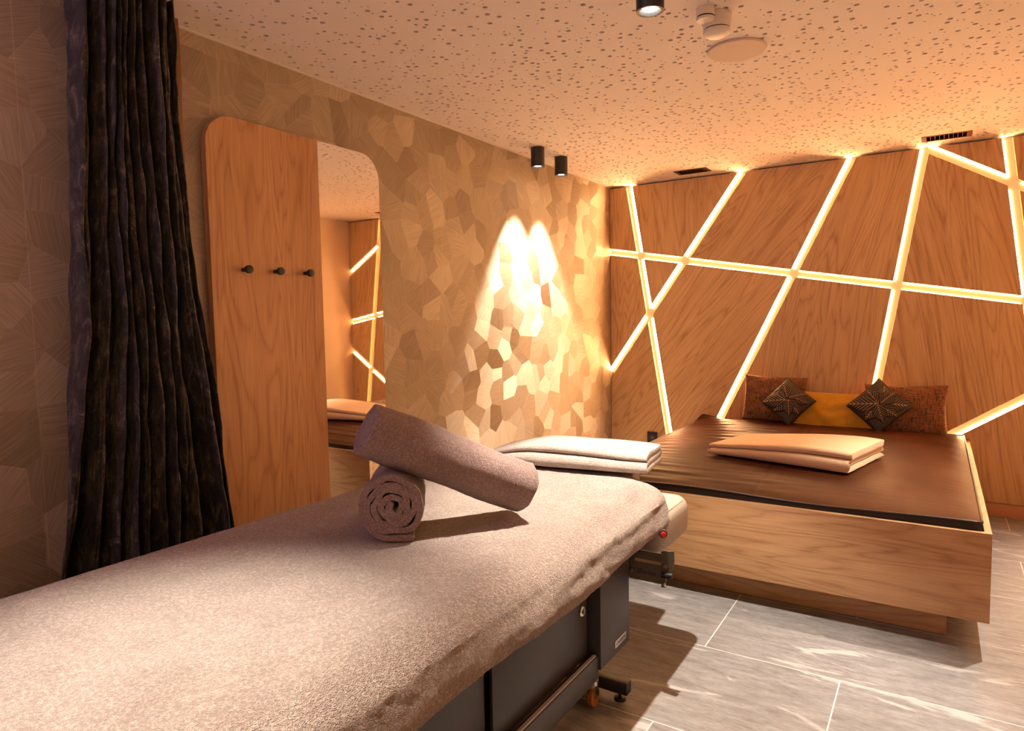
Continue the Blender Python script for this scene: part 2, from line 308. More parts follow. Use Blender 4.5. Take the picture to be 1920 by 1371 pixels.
def prism(name, poly, axis, a0, a1, mat, parent=None, bev=0.0, origin=None):
    """extrude a 2-D polygon along an axis ('x': poly=(y,z), 'y': poly=(x,z), 'z': poly=(x,y))"""
    def P(p, a): return {'x': (a, p[0], p[1]), 'y': (p[0], a, p[1]), 'z': (p[0], p[1], a)}[axis]
    bm = bmesh.new(); f0 = bm.faces.new([bm.verts.new(P(p, a0)) for p in poly]); f1 = bm.faces.new([bm.verts.new(P(p, a1)) for p in poly][::-1])
    n = len(poly); v0 = list(f0.verts); v1 = list(f1.verts)[::-1]
    for i in range(n): bm.faces.new((v0[i], v1[i], v1[(i + 1) % n], v0[(i + 1) % n]))
    bmesh.ops.recalc_face_normals(bm, faces=bm.faces)
    if bev: bmesh.ops.bevel(bm, geom=[e for e in bm.edges], offset=bev, segments=1, affect='EDGES')
    return bm_obj(name, bm, mat, parent, False)
def rrect(x0, y0, x1, y1, rads, n=10):
    """rounded rectangle, corner radii in order (x0y0, x1y0, x1y1, x0y1)"""
    pts = []
    for (cx, cy, a0, rd) in ((x0, y0, 180, rads[0]), (x1, y0, 270, rads[1]), (x1, y1, 0, rads[2]), (x0, y1, 90, rads[3])):
        if rd <= 0: pts.append((cx, cy)); continue
        ox = cx + rd * (1 if cx == x0 else -1); oy = cy + rd * (1 if cy == y0 else -1)
        for k in range(n + 1):
            a = RAD(a0 + 90 * k / n); pts.append((ox + rd * cos(a), oy + rd * sin(a)))
    return pts
def fbm(p, s, o=3, seed=0.0):
    return noise.fractal(Vector((p[0] * s + seed, p[1] * s + seed * 1.7, p[2] * s - seed)), 1.0, 2.0, o)
def tube(name, pts, rad, mat, parent=None, n=8):
    vs, fs = [], []; pts = [Vector(p) for p in pts]
    for i, p in enumerate(pts):
        d = (pts[min(i + 1, len(pts) - 1)] - pts[max(i - 1, 0)]).normalized()
        a = d.cross(Vector((0, 0, 1)));
        if a.length < 1e-4: a = d.cross(Vector((1, 0, 0)))
        a.normalize(); b_ = d.cross(a)
        for k in range(n): vs.append(p + rad * (a * cos(2 * pi * k / n) + b_ * sin(2 * pi * k / n)))
    for i in range(len(pts) - 1):
        for k in range(n): fs.append((i * n + k, i * n + (k + 1) % n, (i + 1) * n + (k + 1) % n, (i + 1) * n + k))
    fs.append(tuple(range(n))[::-1]); fs.append(tuple(range((len(pts) - 1) * n, len(pts) * n)))
    return mesh_obj(name, vs, fs, mat, parent, True)
def band(path, th, closed_round=4):
    """thicken an open 2-D path into a closed outline with round ends"""
    P = [Vector(p) for p in path]; n = len(P); L, R = [], []
    for i in range(n):
        d = (P[min(i + 1, n - 1)] - P[max(i - 1, 0)]).normalized(); nn = Vector((-d.y, d.x))
        t = th(i / (n - 1)) / 2 if callable(th) else th / 2
        L.append(P[i] + nn * t); R.append(P[i] - nn * t)
    def capp(c, a, b_):
        out = []; va = a - c; ang0 = atan2(va.y, va.x)
        for k in range(1, closed_round): 
            g = ang0 - pi * k / closed_round; out.append(c + va.length * Vector((cos(g), sin(g))))
        return out
    return L + capp(P[-1], L[-1], R[-1]) + R[::-1] + capp(P[0], R[0], L[0]), (n, closed_round)
def band_cloth(name, path, th, length, nseg, frame, mat, parent=None, disp=None, endround=0.008):
    """cloth folded along path (2-D), pushed along 'length'; frame(u, v, t)->world point"""
    out, (n, cr) = band(path, th); m = len(out); vs, fs = [], []
    for j in range(nseg + 1):
        t = j / nseg
        for i, p in enumerate(out):
            q = Vector(frame(p.x, p.y, (t - 0.5) * length))
            if disp: q = disp(q, t, p)
            vs.append(q)
    for j in range(nseg):
        for i in range(m): fs.append((j * m + i, j * m + (i + 1) % m, (j + 1) * m + (i + 1) % m, (j + 1) * m + i))
    # end caps: quads between the two sides of the band
    for j in (0, nseg):
        b0 = j * m; R0 = n + cr - 1
        Lf = [b0 + k for k in range(n)]; Rt = [b0 + R0 + (n - 1 - k) for k in range(n)]
        for k in range(n - 1):
            fs.append((Lf[k], Lf[k + 1], Rt[k + 1], Rt[k]) if j else (Lf[k + 1], Lf[k], Rt[k], Rt[k + 1]))
        capA = [b0 + n - 1] + [b0 + n + k for k in range(cr - 1)] + [b0 + R0]
        capB = [b0 + R0 + n - 1] + [b0 + R0 + n + k for k in range(cr - 1)] + [b0]
        fs.append(tuple(capA)[::-1] if not j else tuple(capA)); fs.append(tuple(capB)[::-1] if not j else tuple(capB))
    bm = bmesh.new(); bv = [bm.verts.new(v) for v in vs]
    for q in fs:
        try: bm.faces.new([bv[i] for i in q])
        except ValueError: pass
    bmesh.ops.recalc_face_normals(bm, faces=bm.faces)
    es = [e for e in bm.edges if len(e.link_faces) == 2 and abs(e.calc_face_angle(0)) > 1.1]
    if endround: bmesh.ops.bevel(bm, geom=es, offset=endround, segments=2, profile=0.5, affect='EDGES', clamp_overlap=True)
    me = bpy.data.meshes.new(name); bm.to_mesh(me); bm.free(); me.shade_smooth()
    return link(name, me, mat, parent)
def text(name, s, size, ext, mat, mw, parent, sx=1.0, shear=0.0):
    cu = bpy.data.curves.new(name, 'FONT'); cu.body = s; cu.size = size; cu.extrude = ext; cu.align_x = 'CENTER'; cu.align_y = 'CENTER'; cu.shear = shear
    t = bpy.data.objects.new('tmp', cu); C.objects.link(t)
    dg = bpy.context.evaluated_depsgraph_get(); dg.update(); me = bpy.data.meshes.new_from_object(t.evaluated_get(dg)); bpy.data.objects.remove(t); bpy.data.curves.remove(cu)
    me.name = name; me.transform(mw @ Matrix.Diagonal((sx, 1, 1, 1))); me.materials.clear()
    return link(name, me, mat, parent)

# ------------------------------------------------------------------ room shell
W, H, YR = 3.28, 2.5, -6.6
struct(box('wall_left', (-0.12, YR - 0.1, 0), (0, 0.05, H + 0.05), MAT['wallpaper']))
struct(box('wall_right', (W, YR - 0.1, 0), (W + 0.12, 0.05, H + 0.05), MAT['plaster']))
struct(box('wall_front', (-0.12, YR - 0.2, 0), (W + 0.12, YR - 0.1, H + 0.05), MAT['plaster']))
wall_back = struct(box('wall_back', (-0.12, 0.05, 0), (W + 0.12, 0.16, H + 0.05), MAT['channel']))
floor = struct(box('floor', (-0.05, YR - 0.1, -0.06), (W + 0.05, 0.05, -0.0006), MAT['grout']))

# floor tiles 120 x 60 cm
row0 = -2.73; gp = 0.0035
ti = 0
for k in range(-7, 5):
    y0, y1 = row0 + 0.6 * k, row0 + 0.6 * (k + 1)
    y0c, y1c = max(y0, YR - 0.1), min(y1, 0.045)
    if y1c - y0c < 0.02: continue
    off = 1.644 if k % 2 == 0 else 2.154
    xs = [off + 1.2 * j for j in range(-3, 4)]
    for a, b_ in zip(xs[:-1], xs[1:]):
        a, b_ = max(a, 0), min(b_, W)
        if b_ - a < 0.02: continue
        bm = bmesh.new(); g = gp / 2
        cx, cy = (a + b_) / 2, (y0c + y1c) / 2
        add_box(bm, (a + g - cx, y0c + g - cy, -0.012), (b_ - g - cx, y1c - g - cy, 0), 0.0012, 1)
        o = bm_obj('tile', bm, MAT['stone']); o.location = (cx, cy, 0); o.parent = floor

# perforated ceiling: one board with round holes of three sizes, repeated
TX, TY = W / 3, 1.1
VENTS = ((0.667, 0.922, -0.288), (2.315, 2.587, -0.295))
RECTS = [(x0 + 0.024, y0 + 0.010, x1 - 0.024, y0 + 0.145) for x0, x1, y0 in VENTS]
def ceiling_tile(seed, rect=None):
    rg = random.Random(seed); holes = []
    for rad, cnt in ((0.0100, 115), (0.0075, 115), (0.0040, 190)):
        tries = 0; got = 0
        while got < cnt and tries < 20000:
            tries += 1
            x, y = rg.uniform(0.014, TX - 0.014), rg.uniform(0.014, TY - 0.014)
            if rect and rect[0] - 0.04 < x < rect[2] + 0.04 and rect[1] - 0.025 < y < rect[3] + 0.025: continue
            if all((x - a) ** 2 + (y - b) ** 2 > (rad + c + 0.009) ** 2 for a, b, c in holes): holes.append((x, y, rad)); got += 1
    vs = [Vector(p) for p in ((0, 0), (TX, 0), (TX, TY), (0, TY))]; es = [(0, 1), (1, 2), (2, 3), (3, 0)]; rings = []
    if rect:
        vs += [Vector((rect[0], rect[1])), Vector((rect[2], rect[1])), Vector((rect[2], rect[3])), Vector((rect[0], rect[3]))]; es += [(4, 5), (5, 6), (6, 7), (7, 4)]
    for x, y, rad in holes:
        n = 12 if rad > 0.006 else 8; b0 = len(vs)
        for k in range(n): vs.append(Vector((x + rad * cos(2 * pi * k / n), y + rad * sin(2 * pi * k / n))))
        es += [(b0 + k, b0 + (k + 1) % n) for k in range(n)]; rings.append(list(range(b0, b0 + n)))
    v2, e2, f2, ov, oe, of = delaunay_2d_cdt(vs, es, [], 0, 1e-6)
    back = {};
    for i, src in enumerate(ov):
        for s_ in src: back[s_] = i
    hid = {}
    for hi_, rg_ in enumerate(rings):
        for s_ in rg_: hid[back[s_]] = hi_
    faces = [t for t in f2 if not (all(i in hid for i in t) and len({hid[i] for i in t}) == 1)]
    if rect:
        def inr(t): c = sum((v2[i] for i in t), Vector((0, 0))) / len(t); return rect[0] < c.x < rect[2] and rect[1] < c.y < rect[3]
        faces = [t for t in faces if not inr(t)]
    n0 = len(v2); V = [(v.x, v.y, 0.0) for v in v2]; F = [tuple(t) for t in faces]
    for rg_ in rings:
        idx = [back[s_] for s_ in rg_]; b0 = len(V)
        for i in idx: V.append((v2[i].x, v2[i].y, 0.008))
        m = len(idx)
        for k in range(m): F.append((idx[k], idx[(k + 1) % m], b0 + (k + 1) % m, b0 + k))
    return np.array(V), F
tiles = [ceiling_tile(1), ceiling_tile(2)]
V, F, nb = [], [], 0
for j in range(4):
    for i in range(3):
        x0, y1 = i * TX, -j * TY
        if j == 0 and i != 1:
            rc = RECTS[i // 2]; tv, tf = ceiling_tile(5 + i, (rc[0] - x0, rc[1] + TY, rc[2] - x0, rc[3] + TY))
            v = tv.copy(); v[:, 0] += x0; v[:, 1] -= TY; v[:, 2] += H
            V.append(v); F += [tuple(q + nb for q in t) for t in tf]; nb += len(v); continue
        tv, tf = tiles[(i + j) % 2]
        v = tv.copy()
        if (i * 3 + j) % 3 == 1: v[:, 0] = TX - v[:, 0]
        if (i + 2 * j) % 3 == 2: v[:, 1] = TY - v[:, 1]
        v[:, 0] += x0; v[:, 1] += y1 - TY; v[:, 2] += H
        V.append(v); F += [tuple(q + nb for q in t) for t in tf]; nb += len(v)
yb = -4 * TY
V = np.vstack(V + [np.array([(0, yb, H), (W, yb, H), (W, YR - 0.1, H), (0, YR - 0.1, H), (0, 0, H), (W, 0, H), (W, 0.05, H), (0, 0.05, H)])])
F += [(nb, nb + 1, nb + 2, nb + 3), (nb + 4, nb + 5, nb + 6, nb + 7)]
ceiling = struct(mesh_obj('ceiling', V, F, MAT['ceiling']))
ra, rb = RECTS
pieces = [(-0.05, YR - 0.1, W + 0.05, min(ra[1], rb[1]) - 0.01), (-0.05, max(ra[3], rb[3]) + 0.01, W + 0.05, 0.1),
          (-0.05, min(ra[1], rb[1]) - 0.01, ra[0] - 0.001, max(ra[3], rb[3]) + 0.01), (ra[2] + 0.001, min(ra[1], rb[1]) - 0.01, rb[0] - 0.001, max(ra[3], rb[3]) + 0.01), (rb[2] + 0.001, min(ra[1], rb[1]) - 0.01, W + 0.05, max(ra[3], rb[3]) + 0.01)]
bm = bmesh.new()
for a, b_, c, d in pieces: add_box(bm, (a, b_, H + 0.0081), (c, d, H + 0.03))
bm_obj('acoustic_fleece', bm, MAT['fleece'], ceiling)
struct(box('trim_1', (0.0, -4.0, H - 0.006), (0.012, 0.0, H - 0.0005), MAT['white_plastic']))
struct(box('baseboard_back', (0.0, 0.012, 0.0), (W, 0.049, 0.088), MAT['base'], bev=0.002))
struct(box('baseboard_right', (W - 0.014, -6.5, 0.0), (W - 0.0005, 0.01, 0.088), MAT['base'], bev=0.002))

# ------------------------------------------------------------------ oak wall panels with light channels
LN = [((0.183, 2.478), (0.534, 0.372)), ((0.023, 0.918), (1.123, 2.489)), ((0.959, 0.538), (1.881, 2.483)), ((2.067, 0.825), (2.327, 2.466)),
      ((0.016, 1.943), (2.898, 1.44)), ((2.379, 2.466), (2.877, 2.165)), ((2.783, 2.473), (2.95, 1.2)), ((2.487, 0.503), (2.917, 0.799))]
CW = 0.056; Z0, Z1 = 0.092, 2.487
polys = [[(0.003, Z0), (W - 0.003, Z0), (W - 0.003, Z1), (0.003, Z1)]]
def clip(poly, nx, nz, d):
    out = []; n = len(poly)
    for i in range(n):
        a, b_ = poly[i], poly[(i + 1) % n]; da = a[0] * nx + a[1] * nz - d; db = b_[0] * nx + b_[1] * nz - d
        if da >= 0: out.append(a)
        if (da >= 0) != (db >= 0):
            t = da / (da - db); out.append((a[0] + t * (b_[0] - a[0]), a[1] + t * (b_[1] - a[1])))
    return out
def area2(p): return abs(sum(p[i][0] * p[(i + 1) % len(p)][1] - p[(i + 1) % len(p)][0] * p[i][1] for i in range(len(p)))) / 2
for (a, b_) in LN:
    dx, dz = b_[0] - a[0], b_[1] - a[1]; L = hypot(dx, dz); nx, nz = -dz / L, dx / L; d = a[0] * nx + a[1] * nz
    new = []
    for p in polys:
        for s in (1, -1):
            q = clip(p, s * nx, s * nz, s * d + CW / 2)
            if len(q) > 2 and area2(q) > 0.0008: new.append(q)
    polys = new
def grain(cx, cz):
    t1 = lambda a, b_: (cz - a[1]) / (b_[1] - a[1]) * (b_[0] - a[0]) + a[0]
    x1, x2, x3, x4, x7 = (t1(*LN[i]) for i in (0, 1, 2, 3, 6)); z5 = LN[4][0][1] + (cx - LN[4][0][0]) / (LN[4][1][0] - LN[4][0][0]) * (LN[4][1][1] - LN[4][0][1])
    if cx < x1 and cz > x2 * 0 + 1.25: return 2
    if cx < x2 and cz > 1.3: return -4
    if cx < x3: return 38
    if cx < x4: return 14 if cz > z5 else 6
    if cz > z5: return -13 if cx < x7 else -6
    if cx < x7 + 0.1: return -9
    return -14
for k, p in enumerate(sorted(polys, key=lambda p: (round(sum(q[0] for q in p) / len(p), 2), sum(q[1] for q in p)))):
    cx, cz = sum(q[0] for q in p) / len(p), sum(q[1] for q in p) / len(p)
    v = 0.94 + 0.12 * rng.random()
    m = wood('oak_wall_panel_%d' % k, (0, RAD(-grain(cx, cz)), 0), (rng.uniform(0, 9), rng.uniform(0, 9), rng.uniform(0, 9)),
             light=(0.70 * v, 0.46 * v, 0.22 * v), dark=(0.43 * v, 0.24 * v, 0.095 * v))
    if cx > 0:
        prism('wall_panel', p, 'y', 0.0, 0.047, m, wall_back, bev=0.0012)

names = ['steep light strip nearest the left wall, running down behind the stool and socket',
         'diagonal light strip rising from the left wall corner to the ceiling',
         'long slanting light strip ending behind the left brown cushion',
         'steep light strip rising from behind the right leaf cushion to the ceiling',
         'long near level light strip crossing the whole oak wall',
         'short light strip sloping down from the ceiling at the right end of the oak wall',
         'steep light strip at the far right of the oak wall, below the ceiling',
         'low light strip rising to the right from behind the right brown cushion']
names[0] = 'steep light strip nearest the left wall, running down beside the black socket'
for k, (a, b_) in enumerate(LN):
    dx, dz = b_[0] - a[0], b_[1] - a[1]; L = hypot(dx, dz); ux, uz = dx / L, dz / L
    ts = []
    lo, hi = -1e9, 1e9
    for u_, a_, mn, mx_ in ((ux, a[0], 0.004, W - 0.004), (uz, a[1], Z0, Z1)):
        if abs(u_) < 1e-6: continue
        t0, t1 = sorted(((mn - a_) / u_, (mx_ - a_) / u_)); lo, hi = max(lo, t0), min(hi, t1)
    th = thing('light_strip', names[k], 'light strip', (a[0] + ux * (lo + hi) / 2, 0.03, a[1] + uz * (lo + hi) / 2), 'light strips in the oak wall')
    nx, nz = -uz, ux
    def strip(nm, o0, o1, y0, y1, mat):
        q = [(a[0] + ux * t + nx * o, a[1] + uz * t + nz * o) for t, o in ((lo, o0), (hi, o0), (hi, o1), (lo, o1))]
        return prism(nm, q, 'y', y0, y1, mat, th)
    dy = 0.0006 * k
    strip('channel_glow', -CW / 2 + 0.002, CW / 2 - 0.002, 0.030 + dy, 0.0485, MAT['glow'])  # glowing sheet standing in for LED light falling on the channel floor
    s = (1, 1, 1, 1, 1, 1, -1, -1)[k]
    wd = (0.026, 0.020, 0.020, 0.013, 0.0045, 0.010, 0.011, 0.012)[k]
    edges = [sorted((s * (CW / 2 - 0.003), s * (CW / 2 - 0.003 - wd)))]
    if k == 4: edges.append([-e for e in edges[0]][::-1])
    cuts = []
    for m_, (c, d) in enumerate(LN):
        if m_ == k: continue
        wx, wz = d[0] - c[0], d[1] - c[1]; wl = hypot(wx, wz); wx, wz = wx / wl, wz / wl; cr_ = ux * wz - uz * wx
        tt = ((c[0] - a[0]) * wz - (c[1] - a[1]) * wx) / cr_; hf = (CW / 2 + 0.004) / abs(cr_)
        if lo < tt < hi: cuts.append((tt - hf, tt + hf))
    segs = []; pos = lo
    for c0, c1 in sorted(cuts):
        if c0 > pos: segs.append((pos, c0))
        pos = max(pos, c1)
    if hi > pos: segs.append((pos, hi))
    for (t0_, t1_), (e0, e1) in [(a_, b__) for a_ in segs for b__ in edges]:
        if t1_ - t0_ > 0.03:
            q = [(a[0] + ux * t + nx * o, a[1] + uz * t + nz * o) for t, o in ((t0_, e0), (t1_, e0), (t1_, e1), (t0_, e1))]
            prism('led_tape', q, 'y', 0.022 + dy, 0.0299 + dy, MAT['led'], th)

# ------------------------------------------------------------------ ceiling lamps
def spot_lamp(loc, label, power, size=64, blend=0.45, light=True):
    x, y = loc; t = thing('ceiling_spotlight', label, 'ceiling light', (x, y, H), 'black cylinder ceiling spotlights')
    lathe('housing', [(0.0, 0.0), (0.045, 0.0), (0.045, -0.122), (0.044, -0.125), (0.036, -0.125), (0.032, -0.108), (0.0, -0.108)], (x, y, H), MAT['black'], t)
    lathe('lens', [(0.0, -0.1175), (0.022, -0.1175), (0.027, -0.1125), (0.027, -0.1085)], (x, y, H), MAT['lens'], t)
    if light:
        l = bpy.data.lights.new('spot_beam', 'SPOT'); l.energy = power; l.color = SPOT_COL; l.spot_size = RAD(size); l.spot_blend = blend; l.shadow_soft_size = 0.018
        o = bpy.data.objects.new('spot_beam', l); C.objects.link(o); o.location = (x, y, H - 0.132); o.parent = t; o.matrix_parent_inverse = Matrix.Translation((-x, -y, -H))
    return t
spot_lamp((0.185, -1.552), 'black cylinder spotlight by the left wall, left one of the close pair', SPOT_W * 1.4)
spot_lamp((0.184, -1.227), 'black cylinder spotlight by the left wall, right one of the close pair', SPOT_W * 1.4)
spot_lamp((1.616, -3.267), 'large near black cylinder spotlight above the massage table end', SPOT_W * 1.45, 66, 0.6)
spot_lamp((1.28, -4.80), 'black cylinder spotlight out of view above the foot of the table', SPOT_W * 1.1, 52, 1.0)
spot_lamp((2.95, -1.80), 'black cylinder spotlight out of view beyond the bed corner', SPOT_W * 1.0, 74, 0.7)

# smoke detector, speaker cover, vents
t = thing('smoke_detector', 'white double smoke detector on the perforated ceiling beside the round cover', 'smoke detector', (1.71, -2.86, H))
lathe('base', [(0, 0), (0.052, 0), (0.054, -0.006), (0.054, -0.022), (0, -0.022)], (1.71, -2.83, H), MAT['white_plastic'], t)
lathe('sensor_slot', [(0, -0.02), (0.046, -0.02), (0.046, -0.062), (0, -0.062)], (1.71, -2.83, H), MAT['black'], t)
lathe('body', [(0, -0.022), (0.051, -0.022), (0.052, -0.030), (0.048, -0.054), (0.0, -0.054)], (1.71, -2.83, H), MAT['white_plastic'], t)
lathe('cap', [(0, -0.0585), (0.050, -0.0585), (0.048, -0.070), (0.036, -0.078), (0, -0.080)], (1.71, -2.83, H), MAT['white_plastic'], t)
lathe('side_sensor', [(0, 0), (0.032, 0), (0.033, -0.03), (0.0, -0.03)], (1.690, -2.905, H), MAT['white_plastic'], t)
lathe('side_slot', [(0, -0.03), (0.029, -0.03), (0.029, -0.036), (0.0, -0.036)], (1.690, -2.905, H), MAT['black'], t)
lathe('side_cap', [(0, -0.035), (0.032, -0.035), (0.031, -0.044), (0.0, -0.048)], (1.690, -2.905, H), MAT['white_plastic'], t)
o = lathe('speaker_cover', [(0, 0), (0.118, 0), (0.120, -0.004), (0.117, -0.010), (0.0, -0.012)], (1.69, -2.455, H), MAT['cover'], None, 64)
tag(o, 'round flat off-white cover plate on the perforated ceiling', 'ceiling cover')
m_fr = [simple('bronze_vent_frame', (0.07, 0.035, 0.02), 0.8, spec=0.1), simple('orange_lit_vent_frame', (0.20, 0.085, 0.045), 0.8, spec=0.1)]  # second frame: the same bronze with orange light put into its colour
m_duct = simple('dark_duct', (0.02, 0.012, 0.008), 0.95, spec=0.0)
for k, (x0, x1, y0) in enumerate(VENTS):
    t = thing('air_vent', ['small dark air vent in the ceiling, left above the oak wall', 'dark air vent with square openings in the ceiling, right above the oak wall'][k], 'vent', ((x0 + x1) / 2, y0 + 0.08, H), 'ceiling vents')
    y1 = y0 + 0.155; z = H; xa, ya, xb, yb_ = RECTS[k]
    bm = bmesh.new()
    for lo_, hi_ in (((x0, y0, z - 0.003), (x1, ya + 0.003, z - 0.0002)), ((x0, yb_ - 0.003, z - 0.003), (x1, y1, z - 0.0002)), ((x0, ya + 0.003, z - 0.003), (xa + 0.003, yb_ - 0.003, z - 0.0002)), ((xb - 0.003, ya + 0.003, z - 0.003), (x1, yb_ - 0.003, z - 0.0002))): add_box(bm, lo_, hi_)
    bm_obj('frame', bm, m_fr[k], t)
    bm = bmesh.new()
    for lo_, hi_ in (((xa, ya, z), (xb, ya + 0.002, z + 0.06)), ((xa, yb_ - 0.002, z), (xb, yb_, z + 0.06)), ((xa, ya + 0.002, z), (xa + 0.002, yb_ - 0.002, z + 0.06)), ((xb - 0.002, ya + 0.002, z), (xb, yb_ - 0.002, z + 0.06)), ((xa, ya, z + 0.0601), (xb, yb_, z + 0.063))): add_box(bm, lo_, hi_)
    bm_obj('duct', bm, m_duct, t)
    for i in range(1, 9):
        xx = xa + i * (xb - xa) / 9
        box('slat', (xx - 0.0016, ya + 0.003, z + 0.001), (xx + 0.0016, yb_ - 0.003, z + 0.016), m_fr[k], t)

# ------------------------------------------------------------------ coat board with mirror
t = thing('coat_board', 'tall rounded oak board with mirror strip and three black pegs on the left wall', 'coat rack', (0.02, -3.36, 0.12))
b0, b1, bz0, bz1 = -3.84, -2.893, 0.12, 2.205; ymid = -3.285; yv = -3.455
pts = rrect(b0, bz0, ymid, bz1, (0.10, 0, 0, 0.12), 12)
left = clip([(y, z) for y, z in pts], -1, 0, -(yv)); right = [(yv, bz0), (ymid, bz0), (ymid, bz1), (yv, bz1)]
prism('veneer_board', left, 'x', 0.004, 0.034, MAT['board_wood'], t, bev=0.0008)
prism('veneer_board', right, 'x', 0.004, 0.034, MAT['board_wood_dark'], t, bev=0.0005)
prism('mirror', rrect(ymid + 0.0006, bz0, b1, bz1, (0, 0.1, 0.12, 0), 12), 'x', 0.012, 0.0335, MAT['mirror'], t)
for yy, zz in ((-3.700, 1.600), (-3.545, 1.600), (-3.385, 1.600)):
    pg = bmesh.new(); add_cyl(pg, (0.034, yy, zz), (0.068, yy, zz), 0.0085, n=20); bmesh.ops.recalc_face_normals(pg, faces=pg.faces)
    q = bm_obj('coat_peg', pg, MAT['black'], t, True)
    cyl('peg_cap', (0.066, yy, zz), (0.082, yy, zz), 0.0165, MAT['black'], q, n=28, bev=0.0015)

# ------------------------------------------------------------------ curtain
def interp(z, tab):
    for (z0, a0), (z1, a1) in zip(tab[:-1], tab[1:]):
        if z <= z0 and z >= z1: return a0 + (a1 - a0) * (z0 - z) / (z0 - z1)
    return tab[-1][1]
YL = [(2.5, -4.335), (2.2, -4.352), (1.736, -4.387), (1.35, -4.395), (1.068, -4.43), (0.593, -4.504), (0.0, -4.60)]
YRt = [(2.5, -4.035), (2.15, -4.03), (1.783, -4.004), (1.35, -3.965), (0.992, -3.921), (0.6, -3.886), (0.0, -3.86)]
t = thing('curtain', 'black crushed velvet curtain hanging gathered beside the oak board', 'curtain', (0.15, -4.2, 0.0))
NS, NZ = 420, 300; vs, fs = [], []
for j in range(NZ + 1):
    z = 2.497 - j / NZ * 2.485
    yl, yr = interp(z, YL), interp(z, YRt); wd = yr - yl
    for i in range(NS + 1):
        s = i / NS
        g = s + 0.040 * noise.noise(Vector((s * 6, z * 0.9, 3.3))) + 0.012 * noise.noise(Vector((s * 18, z * 1.5, 1.3)))
        ph = 2 * pi * (9.5 * g + 0.9 * noise.noise(Vector((g * 2.5, z * 0.3, 9.1))))
        a = 0.75 + 0.55 * noise.noise(Vector((g * 6, z * 0.9, 0.2)))
        prof = sin(ph); prof = math.copysign(abs(prof) ** 0.7, prof)
        x = 0.150 + 0.062 * a * prof + 0.020 * sin(ph * 2.3 + 3 * noise.noise(Vector((g * 4, z * 0.8, 5)))) + 0.015 * noise.noise(Vector((g * 34, z * 7, 2))) + 0.024 * noise.noise(Vector((g * 15, z * 3.0, 7)))
        y = yl + wd * min(1, max(0, s + 0.35 * cos(ph) / (2 * pi * 9.5) * 1.6))
        vs.append((max(x, 0.03), y, z))
for j in range(NZ):
    for i in range(NS):
        q = j * (NS + 1) + i; fs.append((q, q + 1, q + NS + 2, q + NS + 1))
o = mesh_obj('velvet_cloth', vs, fs, MAT['velvet'], t, True)
sm = o.modifiers.new('thick', 'SOLIDIFY'); sm.thickness = 0.004; sm.offset = -1
vs, fs = [], []
for j in range(61):
    z = 2.49 - j / 60 * 2.47; yr = interp(z, YRt)
    for i in range(7):
        s = i / 6; vs.append((0.060 + 0.018 * s + 0.008 * sin(s * 5 + z * 3), yr - 0.08 + (0.155 + 0.010 * sin(z * 6) - 0.05 * max(0, min(1, (2.0 - z) / 0.4))) * s, z))
for j in range(60):
    for i in range(6): q = j * 7 + i; fs.append((q, q + 1, q + 8, q + 7))
o = mesh_obj('lining', vs, fs, MAT['lining'], t, True); o['label'] = 'rust brown lining edge'
o.modifiers.new('thick', 'SOLIDIFY').thickness = 0.003

# ------------------------------------------------------------------ bed
BX0, BX1, BY0, BY1, BZ0, BZ1 = 0.79, 2.632, -2.27, -0.004, 0.145, 0.507
t = thing('bed', 'low wide oak platform bed floating on a recessed plinth against the lit oak wall', 'bed', ((BX0 + BX1) / 2, -1.13, 0))
box('front_rail', (BX0, BY0, BZ0), (BX1, BY0 + 0.025, BZ1), MAT['rail_wood'], t, bev=0.0015)
for x in (BX0, BX1 - 0.025): box('side_rail', (x, BY0 + 0.0252, BZ0), (x + 0.025, BY1, BZ1), MAT['side_wood'], t, bev=0.0015)
box('slatted_base', (BX0 + 0.0252, BY0 + 0.0252, BZ0), (BX1 - 0.0252, BY1, BZ0 + 0.12), MAT['side_wood'], t)
box('plinth', (BX0 + 0.15, -2.115, 0.001), (2.493, BY1 - 0.01, BZ0 - 0.0005), MAT['rail_wood'], t, bev=0.001)
# mattress: its own thing
t = thing('mattress', 'thick brown leather covered mattress with black sides lying in the oak bed frame', 'mattress', (1.71, -1.13, 0.27))
mx0, mx1, my0, my1 = 0.822, 2.600, -2.238, -0.012
def mtop(u, v):
    x, y = mx0 + (mx1 - mx0) * u, my0 + (my1 - my0) * v
    eu, ev = min(u, 1 - u), min(v, 1 - v)
    puff = (1 - math.exp(-eu * 14)) * (1 - math.exp(-ev * 14))
    lf = max(0, 1 - u / 0.62) ** 0.7
    rt = max(0, (u - 0.7) / 0.3)
    wr = sin(2 * pi * (y * 8.2 + 0.35 * x + 1.1 * noise.noise(Vector((x * 1.6, y * 2.6, 1.0))))) * 0.0042 * lf
    wr += sin(2 * pi * (y * 17 - 0.9 * x + 1.3 * noise.noise(Vector((x * 1.4, y * 2.0, 4.0))))) * 0.0012 * (lf + 0.25)
    wr += 0.005 * noise.noise(Vector((x * 2.0, y * 5.5, 0.5))) + rt * 0.004 * noise.noise(Vector((x * 4, y * 3, 8.5)))
    seam = -0.003 * math.exp(-((x - 1.72) / 0.006) ** 2)
    crn = 0.030 * math.exp(-((u - 0.0) ** 2 + (1 - v) ** 2) / 0.004)
    z = 0.533 + 0.052 * puff + wr * min(1, puff * 1.6) + seam + crn + 0.006 * sin(x * 5.5) * (1 - v) * (1 - puff)
    return x, y, z
NU, NV = 200, 260; vs, fs = [], []
for j in range(NV + 1):
    for i in range(NU + 1):
        vs.append(mtop(0.5 - 0.5 * cos(pi * i / NU) if False else i / NU, j / NV))
for j in range(NV):
    for i in range(NU): q = j * (NU + 1) + i; fs.append((q, q + 1, q + NU + 2, q + NU + 1))
